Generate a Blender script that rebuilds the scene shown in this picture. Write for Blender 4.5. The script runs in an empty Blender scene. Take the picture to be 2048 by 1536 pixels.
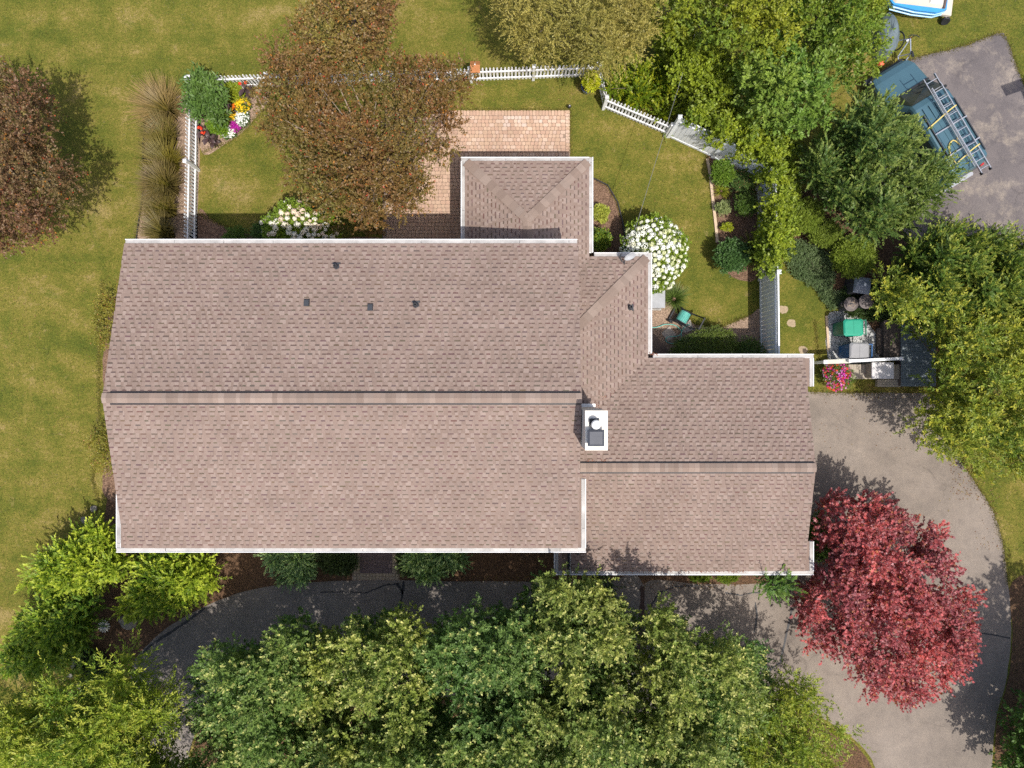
import bpy, bmesh, math, random
import numpy as np
from mathutils import Vector, Matrix

random.seed(11)
RNG = np.random.default_rng(11)
scene = bpy.context.scene
col = scene.collection

# ------------------------------------------------------------------ camera
H = 26.0            # drone height above the ground, metres
F = 1420.0          # focal length in photograph pixels (2048 wide)
cam_d = bpy.data.cameras.new('camera')
cam_d.sensor_width = 36.0
cam_d.lens = 36.0 * F / 2048.0
cam_d.clip_end = 600.0
cam = bpy.data.objects.new('camera', cam_d)
cam.location = (0, 0, H)
col.objects.link(cam)
scene.camera = cam

# ------------------------------------------------------------------ sky and sun
SUN_TRAVEL = Vector((-0.228, 0.405, -1.0)).normalized()
world = bpy.data.worlds.new('World')
scene.world = world
world.use_nodes = True
wn = world.node_tree.nodes
sky = wn.new('ShaderNodeTexSky')
sky.sky_type = 'NISHITA'
sky.sun_disc = False
sky.air_density = .9
sky.dust_density = 3.0      # hazy summer sky, whiter fill
sky.ozone_density = .3
sky.sun_elevation = math.asin(-SUN_TRAVEL.z)
sky.sun_rotation = math.atan2(-SUN_TRAVEL.x, -SUN_TRAVEL.y)
wn['Background'].inputs['Strength'].default_value = 0.15
world.node_tree.links.new(sky.outputs['Color'], wn['Background'].inputs['Color'])
sun_d = bpy.data.lights.new('sun', 'SUN')
sun_d.energy = 4.0
sun_d.angle = math.radians(0.55)
sun_d.color = (1.0, 0.955, 0.88)
sun = bpy.data.objects.new('sun', sun_d)
sun.rotation_euler = SUN_TRAVEL.to_track_quat('-Z', 'Y').to_euler()
sun.location = (8, -14, 34)
col.objects.link(sun)
vs = scene.view_settings
vs.view_transform = 'Standard'
vs.look = 'None'
vs.exposure = 0.36
vs.gamma = 1.0
vs.use_curve_mapping = False
scene.cycles.use_denoising = False
scene.cycles.max_bounces = 6
scene.cycles.diffuse_bounces = 3
scene.cycles.transmission_bounces = 3
scene.cycles.transparent_max_bounces = 4
scene.cycles.caustics_reflective = False
scene.cycles.caustics_refractive = False


# ------------------------------------------------------------------ helpers
def P(px, py, z=0.0):
    """photograph pixel seen at height z -> world point"""
    s = (H - z) / F
    return Vector(((px - 1024.0) * s, (768.0 - py) * s, z))


def PG(px, py):
    """ground pixel (pixel measured on the z = 0 plane)"""
    return P(px, py, 0.0)


def on_plane(px, py, zf):
    z = 3.0
    for _ in range(12):
        p = P(px, py, z)
        z = zf(p.x, p.y)
    return P(px, py, z)


def tag(o, label=None, cat=None, group=None, kind=None):
    if label: o['label'] = label
    if cat: o['category'] = cat
    if group: o['group'] = group
    if kind: o['kind'] = kind
    return o


def thing(name, label, cat, loc=(0, 0, 0), group=None, rz=0.0):
    o = bpy.data.objects.new(name, None)
    o.empty_display_size = 0.2
    o.location = loc
    o.rotation_euler = (0, 0, rz)
    col.objects.link(o)
    return tag(o, label, cat, group)


def link(name, me, parent=None, loc=None, rot=None):
    o = bpy.data.objects.new(name, me)
    col.objects.link(o)
    if parent is not None:
        o.parent = parent
    if loc is not None: o.location = loc
    if rot is not None: o.rotation_euler = rot
    return o


def mesh_np(name, V, Fq, mat=None, C=None, smooth=False):
    """V (n,3), Fq (m,4) quads or (m,3) tris; C (n,3) point colours"""
    me = bpy.data.meshes.new(name)
    V = np.asarray(V, np.float32); Fq = np.asarray(Fq, np.int32)
    k = Fq.shape[1]
    me.vertices.add(len(V)); me.vertices.foreach_set('co', V.ravel())
    me.loops.add(Fq.size); me.loops.foreach_set('vertex_index', Fq.ravel())
    me.polygons.add(len(Fq))
    me.polygons.foreach_set('loop_start', np.arange(0, Fq.size, k, dtype=np.int32))
    if smooth:
        me.polygons.foreach_set('use_smooth', np.ones(len(Fq), bool))
    me.update(calc_edges=True)
    if C is not None:
        a = me.color_attributes.new('Col', 'FLOAT_COLOR', 'POINT')
        c4 = np.ones((len(V), 4), np.float32); c4[:, :3] = C
        a.data.foreach_set('color', c4.ravel())
    if mat: me.materials.append(mat)
    return me


class MB:
    """collects boxes, tubes, prisms ... into one mesh"""
    def __init__(s): s.v = []; s.f = []; s.c = []; s.cur = None
    def add(s, vs, fs):
        b = len(s.v)
        s.v += [tuple(v) for v in vs]
        s.f += [tuple(i + b for i in f) for f in fs]
        s.c += [s.cur or (1, 1, 1)] * len(vs)
        return s
    def box(s, c, d, M=None):
        x, y, z = d[0] / 2, d[1] / 2, d[2] / 2
        vs = [Vector((sx * x, sy * y, sz * z)) for sz in (-1, 1) for sx, sy in ((-1, -1), (1, -1), (1, 1), (-1, 1))]
        if M is not None: vs = [M @ v for v in vs]
        vs = [v + Vector(c) for v in vs]
        return s.add(vs, [(3, 2, 1, 0), (4, 5, 6, 7), (0, 1, 5, 4), (1, 2, 6, 5), (2, 3, 7, 6), (3, 0, 4, 7)])
    def bar(s, a, b, w, h=None, up=(0, 0, 1)):
        a = Vector(a); b = Vector(b); h = h or w
        d = (b - a).normalized(); u = Vector(up)
        if abs(d.dot(u)) > .98: u = Vector((1, 0, 0))
        sd = d.cross(u).normalized(); u2 = sd.cross(d).normalized()
        vs = [p + sd * (i * w / 2) + u2 * (j * h / 2) for p in (a, b) for i, j in ((-1, -1), (1, -1), (1, 1), (-1, 1))]
        return s.add(vs, [(3, 2, 1, 0), (4, 5, 6, 7), (0, 1, 5, 4), (1, 2, 6, 5), (2, 3, 7, 6), (3, 0, 4, 7)])
    def tube(s, pts, rs, n=8, caps=True):
        pts = [Vector(p) for p in pts]
        if not hasattr(rs, '__len__'): rs = [rs] * len(pts)
        rings = []; ref = None
        for i, p in enumerate(pts):
            d = (pts[min(i + 1, len(pts) - 1)] - pts[max(i - 1, 0)])
            if d.length < 1e-9: d = Vector((0, 0, 1))
            d.normalize()
            if ref is None or abs(ref.dot(d)) > .98:
                ref = Vector((1, 0, 0)) if abs(d.x) < .8 else Vector((0, 1, 0))
            e1 = d.cross(ref).normalized(); e2 = d.cross(e1).normalized(); ref = e1.cross(d)
            rings.append([p + (e1 * math.cos(2 * math.pi * k / n) + e2 * math.sin(2 * math.pi * k / n)) * rs[i] for k in range(n)])
        vs = [v for r in rings for v in r]; fs = []
        for i in range(len(pts) - 1):
            for k in range(n):
                fs.append((i * n + k, i * n + (k + 1) % n, (i + 1) * n + (k + 1) % n, (i + 1) * n + k))
        if caps:
            fs.append(tuple(range(n - 1, -1, -1))); fs.append(tuple((len(pts) - 1) * n + k for k in range(n)))
        return s.add(vs, fs)
    def lathe(s, prof, c=(0, 0, 0), n=20, M=None):
        vs = []; fs = []
        for r, z in prof:
            for k in range(n):
                a = 2 * math.pi * k / n
                v = Vector((r * math.cos(a), r * math.sin(a), z))
                if M is not None: v = M @ v
                vs.append(v + Vector(c))
        for i in range(len(prof) - 1):
            for k in range(n):
                fs.append((i * n + k, i * n + (k + 1) % n, (i + 1) * n + (k + 1) % n, (i + 1) * n + k))
        fs.append(tuple(range(n - 1, -1, -1))); fs.append(tuple((len(prof) - 1) * n + k for k in range(n)))
        return s.add(vs, fs)
    def prism(s, poly, z0, z1):
        n = len(poly)
        vs = [(p[0], p[1], z0) for p in poly] + [(p[0], p[1], z1) for p in poly]
        fs = [tuple(range(n - 1, -1, -1)), tuple(range(n, 2 * n))]
        fs += [(k, (k + 1) % n, n + (k + 1) % n, n + k) for k in range(n)]
        return s.add(vs, fs)
    def loft(s, rings, closed=True, caps=True):
        n = len(rings[0]); vs = [v for r in rings for v in r]; fs = []
        for i in range(len(rings) - 1):
            for k in range(n if closed else n - 1):
                fs.append((i * n + k, i * n + (k + 1) % n, (i + 1) * n + (k + 1) % n, (i + 1) * n + k))
        if caps and closed:
            fs.append(tuple(range(n - 1, -1, -1))); fs.append(tuple((len(rings) - 1) * n + k for k in range(n)))
        return s.add(vs, fs)
    def mesh(s, name, mat, colour=False, smooth=False, bevel=0.0):
        me = bpy.data.meshes.new(name)
        me.from_pydata(s.v, [], s.f)
        if bevel > 0:
            bm = bmesh.new(); bm.from_mesh(me)
            bmesh.ops.recalc_face_normals(bm, faces=bm.faces)
            bmesh.ops.bevel(bm, geom=[e for e in bm.edges if e.calc_face_angle(0) > .6], offset=bevel, segments=2, affect='EDGES', clamp_overlap=True)
            bm.to_mesh(me); bm.free()
        if colour:
            a = me.color_attributes.new('Col', 'FLOAT_COLOR', 'POINT')
            a.data.foreach_set('color', np.array([(c[0], c[1], c[2], 1) for c in s.c], np.float32).ravel())
        if smooth:
            me.polygons.foreach_set('use_smooth', np.ones(len(me.polygons), bool))
        me.materials.append(mat)
        me.update()
        return me
    def build(s, name, mat, parent=None, **k):
        return link(name, s.mesh(name, mat, **k), parent)


# ------------------------------------------------------------------ materials
def new_mat(name):
    m = bpy.data.materials.new(name); m.use_nodes = True
    nt = m.node_tree
    return m, nt, nt.nodes['Principled BSDF']


def ramp(nt, fac, stops):
    r = nt.nodes.new('ShaderNodeValToRGB')
    el = r.color_ramp.elements
    el[0].position, el[0].color = stops[0][0], (*stops[0][1], 1)
    el[1].position, el[1].color = stops[-1][0], (*stops[-1][1], 1)
    for p, c in stops[1:-1]:
        e = el.new(p); e.color = (*c, 1)
    nt.links.new(fac, r.inputs['Fac'])
    return r.outputs['Color']


def noise(nt, scale, detail=4, rough=.55, vec=None, dist=0.0):
    n = nt.nodes.new('ShaderNodeTexNoise')
    n.inputs['Scale'].default_value = scale
    n.inputs['Detail'].default_value = detail
    n.inputs['Roughness'].default_value = rough
    n.inputs['Distortion'].default_value = dist
    if vec is not None: nt.links.new(vec, n.inputs['Vector'])
    return n.outputs['Fac']


def position(nt, scale=None):
    g = nt.nodes.new('ShaderNodeNewGeometry').outputs['Position']
    if scale:
        m = nt.nodes.new('ShaderNodeMapping'); m.inputs['Scale'].default_value = scale
        nt.links.new(g, m.inputs['Vector']); g = m.outputs['Vector']
    return g


def mix(nt, fac, a, b, blend='MIX'):
    m = nt.nodes.new('ShaderNodeMix'); m.data_type = 'RGBA'; m.blend_type = blend
    for s_, v in ((0, fac), (6, a), (7, b)):
        if hasattr(v, 'links') or hasattr(v, 'is_linked'):
            nt.links.new(v, m.inputs[s_])
        elif isinstance(v, (int, float)):
            m.inputs[s_].default_value = v
        else:
            m.inputs[s_].default_value = (*v, 1)
    return m.outputs[2]


def mathn(nt, op, a, b=None, clamp=False):
    m = nt.nodes.new('ShaderNodeMath'); m.operation = op; m.use_clamp = clamp
    for i, v in enumerate((a, b)):
        if v is None: continue
        if isinstance(v, (int, float)): m.inputs[i].default_value = v
        else: nt.links.new(v, m.inputs[i])
    return m.outputs[0]


def bump(nt, bsdf, height, strength=.4, dist=.02):
    b = nt.nodes.new('ShaderNodeBump')
    b.inputs['Strength'].default_value = strength
    b.inputs['Distance'].default_value = dist
    nt.links.new(height, b.inputs['Height'])
    nt.links.new(b.outputs['Normal'], bsdf.inputs['Normal'])


def simple(name, c, rough=.6, var=.12, scale=6.0, metal=0.0, spec=.35, bmp=0.0, bscale=40.0):
    """paint / plastic / wood: base colour with a slow and a fine unevenness"""
    m, nt, b = new_mat(name)
    p = position(nt)
    n = noise(nt, scale, 5, .6, p)
    lo = tuple(x * (1 - var) for x in c); hi = tuple(min(1, x * (1 + var)) for x in c)
    cc = ramp(nt, n, [(.3, lo), (.7, hi)])
    nt.links.new(cc, b.inputs['Base Color'])
    b.inputs['Roughness'].default_value = rough
    b.inputs['Metallic'].default_value = metal
    b.inputs['Specular IOR Level'].default_value = spec
    if bmp: bump(nt, b, noise(nt, bscale, 3, .6, p), bmp, .01)
    return m


def attr_mat(name, rough=.75, spec=.25, grain=.25, gscale=120., bmp=0.0, slow=.1):
    m, nt, b = new_mat(name)
    a = nt.nodes.new('ShaderNodeAttribute'); a.attribute_name = 'Col'
    p = position(nt)
    g = noise(nt, gscale, 2, .7, p)
    c = mix(nt, 1.0, a.outputs['Color'], ramp(nt, g, [(.25, (1 - grain,) * 3), (.75, (1 + grain,) * 3)]), 'MULTIPLY')
    s_ = noise(nt, .9, 4, .6, p)
    c = mix(nt, 1.0, c, ramp(nt, s_, [(.3, (1 - slow,) * 3), (.7, (1 + slow,) * 3)]), 'MULTIPLY')
    nt.links.new(c, b.inputs['Base Color'])
    b.inputs['Roughness'].default_value = rough
    b.inputs['Specular IOR Level'].default_value = spec
    if bmp: bump(nt, b, g, bmp, .006)
    return m


def leaf_mat(name, trans=.32, rough=.5, spec=.35):
    m, nt, b = new_mat(name)
    a = nt.nodes.new('ShaderNodeAttribute'); a.attribute_name = 'Col'
    nt.links.new(a.outputs['Color'], b.inputs['Base Color'])
    b.inputs['Roughness'].default_value = rough
    b.inputs['Specular IOR Level'].default_value = spec
    t = nt.nodes.new('ShaderNodeBsdfTranslucent')
    tc = mix(nt, 1.0, a.outputs['Color'], (1.25, 1.35, .7), 'MULTIPLY')
    nt.links.new(tc, t.inputs['Color'])
    mx = nt.nodes.new('ShaderNodeMixShader'); mx.inputs[0].default_value = trans
    nt.links.new(b.outputs[0], mx.inputs[1]); nt.links.new(t.outputs[0], mx.inputs[2])
    nt.links.new(mx.outputs[0], nt.nodes['Material Output'].inputs['Surface'])
    return m


M_leaf = leaf_mat('leaf')
M_petal = leaf_mat('petal', .2, .6, .2)
M_shingle = attr_mat('asphalt_shingle', .9, .15, .20, 90., .25, .09)
M_paver = attr_mat('concrete_paver', .85, .2, .14, 60., .2, .1)
M_bark = simple('bark', (.13, .10, .08), .9, .3, 9, bmp=.6, bscale=30)
M_white = simple('white_paint', (.74, .74, .745), .45, .05, 5)
M_vinyl = simple('white_vinyl', (.74, .76, .78), .45, .05, 3)
M_gutter_guard = simple('gutter_guard', (.36, .345, .33), .6, .25, 2.5)
M_wall = simple('pale_siding', (.66, .63, .57), .6, .05, 2)
M_fascia = simple('white_fascia', (.78, .78, .77), .5, .04, 4)
M_dark = simple('black_plastic', (.018, .019, .022), .45, .2, 20)
M_vent = simple('dark_vent', (.045, .048, .055), .5, .2, 30)
M_deckpaper = simple('roof_underlay', (.20, .145, .12), .95, .1, 8)


def lawn_material():
    m, nt, b = new_mat('lawn_grass')
    p = position(nt)
    big = noise(nt, .22, 5, .6, p, .6)
    mid = noise(nt, 1.15, 5, .62, p, .3)
    fine = noise(nt, 9.0, 4, .75, p)
    grain = noise(nt, 21.0, 3, .85, p)
    stripe = noise(nt, 1.0, 3, .5, position(nt, (.07, 1.0, 1)))
    f = mathn(nt, 'MULTIPLY', big, .62)
    f = mathn(nt, 'ADD', f, mathn(nt, 'MULTIPLY', mid, .62))
    f = mathn(nt, 'ADD', f, mathn(nt, 'MULTIPLY', fine, .62))
    f = mathn(nt, 'ADD', f, mathn(nt, 'MULTIPLY', stripe, .36))
    f = mathn(nt, 'SUBTRACT', f, .63)
    c = ramp(nt, f, [(.28, (.072, .090, .015)), (.42, (.112, .118, .020)), (.55, (.168, .147, .032)), (.70, (.262, .200, .078))])
    sp_ = noise(nt, 1.9, 5, .7, p, .5)
    c = mix(nt, ramp(nt, sp_, [(.62, (0, 0, 0)), (.74, (.75, .75, .75))]), c, (.285, .215, .095))
    gr_ = noise(nt, .8, 6, .7, p, .8)
    c = mix(nt, ramp(nt, gr_, [(.58, (0, 0, 0)), (.72, (.6, .6, .6))]), c, (.075, .105, .016))
    c = mix(nt, 1.0, c, ramp(nt, grain, [(.28, (.50, .53, .48)), (.70, (1.5, 1.46, 1.42))]), 'MULTIPLY')
    nt.links.new(c, b.inputs['Base Color'])
    b.inputs['Roughness'].default_value = .9
    b.inputs['Specular IOR Level'].default_value = .1
    bump(nt, b, grain, .9, .05)
    return m


def asphalt_material(name, stops, patch=.5, wear=None):
    m, nt, b = new_mat(name)
    p = position(nt)
    big = noise(nt, patch, 6, .6, p, .4)
    fine = noise(nt, 45., 3, .8, p)
    c = ramp(nt, big, stops)
    st_ = noise(nt, 1.25, 4, .5, p, .2)
    c = mix(nt, 1.0, c, ramp(nt, st_, [(.64, (1, 1, 1)), (.76, (.74, .74, .76))]), 'MULTIPLY')
    bl = noise(nt, 2.3, 5, .65, p, .3)
    c = mix(nt, 1.0, c, ramp(nt, bl, [(.30, (.86, .86, .87)), (.5, (1, 1, 1)), (.72, (1.10, 1.09, 1.07))]), 'MULTIPLY')
    vo = nt.nodes.new('ShaderNodeTexVoronoi'); vo.feature = 'DISTANCE_TO_EDGE'; vo.inputs['Scale'].default_value = .55
    wv = nt.nodes.new('ShaderNodeVectorMath'); wv.operation = 'MULTIPLY_ADD'
    wn_ = nt.nodes.new('ShaderNodeTexNoise'); wn_.inputs['Scale'].default_value = 1.7; wn_.inputs['Detail'].default_value = 6; nt.links.new(p, wn_.inputs['Vector'])
    nt.links.new(wn_.outputs['Color'], wv.inputs[0]); wv.inputs[1].default_value = (.7, .7, .7); nt.links.new(p, wv.inputs[2]); nt.links.new(wv.outputs[0], vo.inputs['Vector'])
    ck = mathn(nt, 'MULTIPLY', ramp(nt, vo.outputs['Distance'], [(.006, (1, 1, 1)), (.016, (0, 0, 0))]), ramp(nt, noise(nt, .35, 3, .5, p), [(.54, (0, 0, 0)), (.66, (.35, .35, .35))]))
    c = mix(nt, ck, c, tuple(x * .45 for x in stops[0][1]))
    if wear:
        w = noise(nt, .8, 9, .78, p, .15)
        c = mix(nt, ramp(nt, w, [(.50, (0, 0, 0)), (.70, (1, 1, 1))]), c, wear)
    c = mix(nt, 1.0, c, ramp(nt, fine, [(.28, (.70, .70, .70)), (.72, (1.28, 1.28, 1.28))]), 'MULTIPLY')
    nt.links.new(c, b.inputs['Base Color'])
    b.inputs['Roughness'].default_value = .92
    b.inputs['Specular IOR Level'].default_value = .2
    bump(nt, b, fine, .5, .02)
    return m


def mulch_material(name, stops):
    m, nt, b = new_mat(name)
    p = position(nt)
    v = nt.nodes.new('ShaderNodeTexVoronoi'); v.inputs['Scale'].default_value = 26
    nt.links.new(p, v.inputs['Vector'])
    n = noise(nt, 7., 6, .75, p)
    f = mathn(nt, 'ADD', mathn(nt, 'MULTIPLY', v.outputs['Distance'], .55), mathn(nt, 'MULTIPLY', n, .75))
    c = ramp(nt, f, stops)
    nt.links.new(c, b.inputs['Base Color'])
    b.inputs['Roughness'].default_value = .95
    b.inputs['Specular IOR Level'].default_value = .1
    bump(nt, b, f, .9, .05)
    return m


M_lawn = lawn_material()
M_drive = asphalt_material('weathered_asphalt', [(.25, (.150, .127, .108)), (.5, (.200, .168, .142)), (.75, (.245, .206, .174))], .45)
M_front = asphalt_material('dark_sealed_asphalt', [(.25, (.145, .127, .114)), (.5, (.182, .159, .142)), (.75, (.22, .193, .171))], .8)
M_park = asphalt_material('old_grey_asphalt', [(.25, (.095, .085, .088)), (.6, (.14, .122, .12)), (.8, (.175, .152, .142))], .5, (.29, .245, .20))
M_tar = simple('tar_seal', (.028, .028, .032), .6, .2, 10)
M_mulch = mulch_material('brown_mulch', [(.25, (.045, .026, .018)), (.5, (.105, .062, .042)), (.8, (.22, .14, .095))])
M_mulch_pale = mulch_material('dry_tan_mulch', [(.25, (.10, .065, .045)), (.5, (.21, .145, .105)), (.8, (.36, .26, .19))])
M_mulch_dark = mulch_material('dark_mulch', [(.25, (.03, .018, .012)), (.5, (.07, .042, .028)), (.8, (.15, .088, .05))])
M_gravel = mulch_material('pale_gravel', [(.3, (.025, .025, .026)), (.5, (.17, .17, .168)), (.7, (.50, .50, .49))])


# ------------------------------------------------------------------ ground and paving sheets
def smooth_poly(pts, n=6, jit=0.0):
    out = []
    m = len(pts)
    for i in range(m):
        p0, p1, p2, p3 = (np.array(pts[(i + k) % m], float) for k in (-1, 0, 1, 2))
        for k in range(n):
            t = k / n
            q = .5 * ((2 * p1) + (-p0 + p2) * t + (2 * p0 - 5 * p1 + 4 * p2 - p3) * t * t + (-p0 + 3 * p1 - 3 * p2 + p3) * t ** 3)
            out.append(q + RNG.normal(0, jit, 2) if jit else q)
    return out


def sheet(name, pts, z, mat, smooth=True, jit=.5, kind='structure', label=None, cat=None, parent=None):
    q = smooth_poly(pts, 6, jit) if smooth else pts
    bm = bmesh.new()
    vs = [bm.verts.new((*PG(x, y).xy, z)) for x, y in q]
    f = bm.faces.new(vs)
    bmesh.ops.triangulate(bm, faces=[f])
    bm.normal_update()
    for f in bm.faces:
        if f.normal.z < 0: f.normal_flip()
    me = bpy.data.meshes.new(name); bm.to_mesh(me); bm.free()
    me.materials.append(mat)
    o = link(name, me, parent)
    if parent is None: tag(o, label, cat, None, kind)
    return o


g = MB(); g.add([(-160, -160, 0), (160, -160, 0), (160, 160, 0), (-160, 160, 0)], [(0, 1, 2, 3)])
tag(g.build('lawn', M_lawn), 'dry yellow green mown lawn round the house', 'lawn', kind='structure')

DRIVE = [(1560, 790), (1620, 784), (1700, 786), (1800, 786), (1880, 800), (1910, 900), (1950, 965), (1985, 1020), (2006, 1090), (2016, 1170), (2022, 1260), (2014, 1350), (1992, 1440), (1985, 1540), (2000, 1640),
         (1830, 1640), (1765, 1560), (1730, 1500), (1660, 1445), (1560, 1400), (1400, 1420), (1290, 1424), (1285, 1300), (1286, 1169), (1400, 1168), (1540, 1165), (1590, 1130), (1580, 1000), (1560, 900)]
FRONT = [(1284, 1424), (1000, 1400), (760, 1390), (560, 1385), (450, 1400), (405, 1440), (380, 1500), (350, 1640), (250, 1640), (268, 1500), (262, 1400),
         (266, 1330), (300, 1285), (350, 1245), (420, 1208), (500, 1180), (600, 1166), (700, 1161), (800, 1161), (1000, 1163), (1200, 1165), (1284, 1167)]
drive = sheet('driveway', DRIVE, .008, M_drive, label='weathered light grey asphalt drive curving round the garage', cat='driveway')
front = sheet('front_drive', FRONT, .0085, M_front, label='dark asphalt drive in front of the house', cat='driveway')
sheet('parking_pad', [(1730, 180), (1795, 128), (1860, 108), (1925, 93), (1975, 74), (1998, 67), (2012, 74), (2032, 130), (2056, 190), (2110, 300), (2200, 480), (2100, 540), (1850, 500), (1740, 330)], .008, M_park,
      label='cracked grey asphalt pad under the parked van', cat='parking pad')


def strip_line(name, pts, w, z, mat, parent):
    """flat painted or poured line on the ground, uneven width"""
    pts = [np.array(PG(*p).xy) for p in pts]
    q = []
    for i in range(len(pts) - 1):
        for t in np.linspace(0, 1, 8, endpoint=False):
            q.append(pts[i] * (1 - t) + pts[i + 1] * t + RNG.normal(0, .008, 2))
    q.append(pts[-1])
    V = []; Fs = []
    for i, p in enumerate(q):
        d = q[min(i + 1, len(q) - 1)] - q[max(i - 1, 0)]; d = d / (np.linalg.norm(d) + 1e-9)
        nrm = np.array([-d[1], d[0]]) * w / 2 * RNG.uniform(.65, 1.3)
        V += [(*(p + nrm), z), (*(p - nrm), z)]
        if i: Fs.append((2 * i - 2, 2 * i - 1, 2 * i + 1, 2 * i))
    return link(name, mesh_np(name, V, Fs, mat), parent)


for pts, w in (([(730, 1186), (770, 1170), (798, 1167)], .05), ([(795, 1167), (805, 1186), (808, 1163)], .10), ([(805, 1186), (800, 1215), (790, 1260)], .07), ([(640, 1184), (700, 1184), (730, 1186)], .03),
               ([(1300, 1215), (1318, 1185), (1350, 1173), (1400, 1170)], .06), ([(1450, 1185), (1480, 1190), (1520, 1184)], .04), ([(1510, 1205), (1514, 1230), (1508, 1265)], .06),
               ([(1584, 1215), (1566, 1300), (1560, 1325), (1540, 1338), (1538, 1360)], .07), ([(1940, 1262), (1985, 1270), (2020, 1276)], .05), ([(1050, 1170), (1070, 1190), (1060, 1230)], .03)):
    strip_line('tar_seam', pts, w, .013, M_tar, drive)
strip_line('drain_channel', [(1285, 1172), (1284, 1230), (1280, 1300)], .20, .014, simple('rusty_grate', (.06, .035, .028), .8, .3, 14), drive)
strip_line('tar_seam', [(275, 1320), (300, 1292), (345, 1262), (385, 1235), (410, 1215)], .09, .013, M_tar, drive)

# planting beds
sheet('mulch_bed_left', [(300, 215), (345, 195), (378, 190), (402, 195), (400, 300), (396, 420), (395, 500), (390, 560), (270, 560), (262, 520), (275, 460), (288, 380), (287, 290), (292, 245)], .004, M_mulch_pale, label='dry tan mulch strip along the outside of the picket fence', cat='mulch bed')
sheet('mulch_bed_flowers', [(402, 185), (520, 178), (540, 195), (520, 225), (490, 260), (455, 285), (404, 305)], .004, M_mulch_pale, label='corner flower bed of dry mulch inside the picket fence', cat='mulch bed')
sheet('mulch_bed_rear', [(396, 425), (425, 440), (480, 466), (540, 470), (640, 480), (770, 480), (800, 580), (396, 580)], .004, M_mulch, label='brown mulch along the rear house wall', cat='mulch bed')
sheet('mulch_bed_side', [(1150, 365), (1180, 355), (1215, 370), (1235, 405), (1245, 440), (1255, 500), (1245, 590), (1150, 590)], .004, M_mulch, label='curved brown mulch bed beside the rear extension', cat='mulch bed')
sheet('mulch_bed_corner', [(1230, 560), (1325, 560), (1350, 620), (1395, 650), (1440, 655), (1500, 630), (1520, 625), (1521, 740), (1230, 740)], .004, M_mulch_pale, label='mulch round the inner corner by the hose reel', cat='mulch bed')
sheet('mulch_bed_fence', [(1412, 305), (1440, 315), (1500, 380), (1514, 400), (1517, 545), (1480, 560), (1440, 530), (1433, 480), (1426, 400)], .004, M_mulch, label='brown garden bed along the white privacy fence', cat='mulch bed')
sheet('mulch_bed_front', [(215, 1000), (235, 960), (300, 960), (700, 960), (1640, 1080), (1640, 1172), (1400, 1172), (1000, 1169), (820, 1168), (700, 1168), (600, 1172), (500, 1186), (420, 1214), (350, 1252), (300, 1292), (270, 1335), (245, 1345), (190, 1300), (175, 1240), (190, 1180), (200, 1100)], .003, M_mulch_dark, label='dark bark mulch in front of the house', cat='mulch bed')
sheet('mulch_bed_gable', [(222, 600), (250, 580), (330, 580), (330, 1000), (222, 1000), (205, 960), (216, 880), (208, 780), (206, 720), (214, 650)], .0035, M_mulch, label='thin mulch strip below the left gable wall', cat='mulch bed')
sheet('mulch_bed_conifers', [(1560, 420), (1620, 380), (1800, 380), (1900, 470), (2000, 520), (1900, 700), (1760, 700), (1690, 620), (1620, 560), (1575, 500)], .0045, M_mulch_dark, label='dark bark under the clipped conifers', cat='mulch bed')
sheet('gravel_bed', [(1653, 640), (1675, 622), (1730, 640), (1762, 690), (1752, 722), (1700, 727), (1658, 722)], .006, M_gravel, label='pale gravel under the wheeled bins', cat='gravel')
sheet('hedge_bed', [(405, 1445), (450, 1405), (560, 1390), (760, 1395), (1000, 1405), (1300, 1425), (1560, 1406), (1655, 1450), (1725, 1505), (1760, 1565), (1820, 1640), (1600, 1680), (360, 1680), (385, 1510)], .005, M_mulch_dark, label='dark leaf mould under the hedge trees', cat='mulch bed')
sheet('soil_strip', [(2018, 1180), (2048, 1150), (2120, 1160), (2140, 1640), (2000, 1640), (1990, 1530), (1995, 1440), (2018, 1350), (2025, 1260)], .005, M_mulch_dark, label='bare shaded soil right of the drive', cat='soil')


# ------------------------------------------------------------------ pavers
def paver_mesh(w, h, ch, t=.05):
    poly = [(-w / 2 + ch, -h / 2), (w / 2 - ch, -h / 2), (w / 2, -h / 2 + ch), (w / 2, h / 2 - ch), (w / 2 - ch, h / 2), (-w / 2 + ch, h / 2), (-w / 2, h / 2 - ch), (-w / 2, -h / 2 + ch)]
    return poly


def build_pavers(name, base_pts, cells, colour_fn, label, cat, singles, t0=.0, top=.03, ch=.022, mat=M_paver, joint=(.24, .175, .135)):
    """cells: list of (x, y, w, h); the `singles` nearest the middle of view become objects of their own"""
    jm = simple(name + '_joint_sand', joint, .95, .2, 20)
    base = sheet(name, base_pts, .007, jm, smooth=False, label=label, cat=cat)
    cells = sorted(cells, key=lambda c: -c[4])
    cache = {}
    rest = MB()
    for i, (x, y, w, h, pr) in enumerate(cells):
        c = colour_fn(x, y)
        dz = random.uniform(-.004, .004)
        poly = paver_mesh(w - .012, h - .012, ch)
        if i < singles:
            key = (round(w, 2), round(h, 2), random.randrange(7) if c[0] < .5 else (round(c[0] * 20), random.randrange(4)))
            if key not in cache:
                b = MB(); b.cur = c; b.prism(poly, 0, top - .008)
                cache[key] = b.mesh('paver', mat, colour=True)
            o = link('paver', cache[key], base, (x, y, .008 + dz))
        else:
            rest.cur = c
            rest.prism([(px + x, py + y) for px, py in poly], .008 + dz, top + dz)
    if rest.v:
        o = rest.build('pavers', mat, base, colour=True); o['kind'] = 'stuff'
    return base


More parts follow.
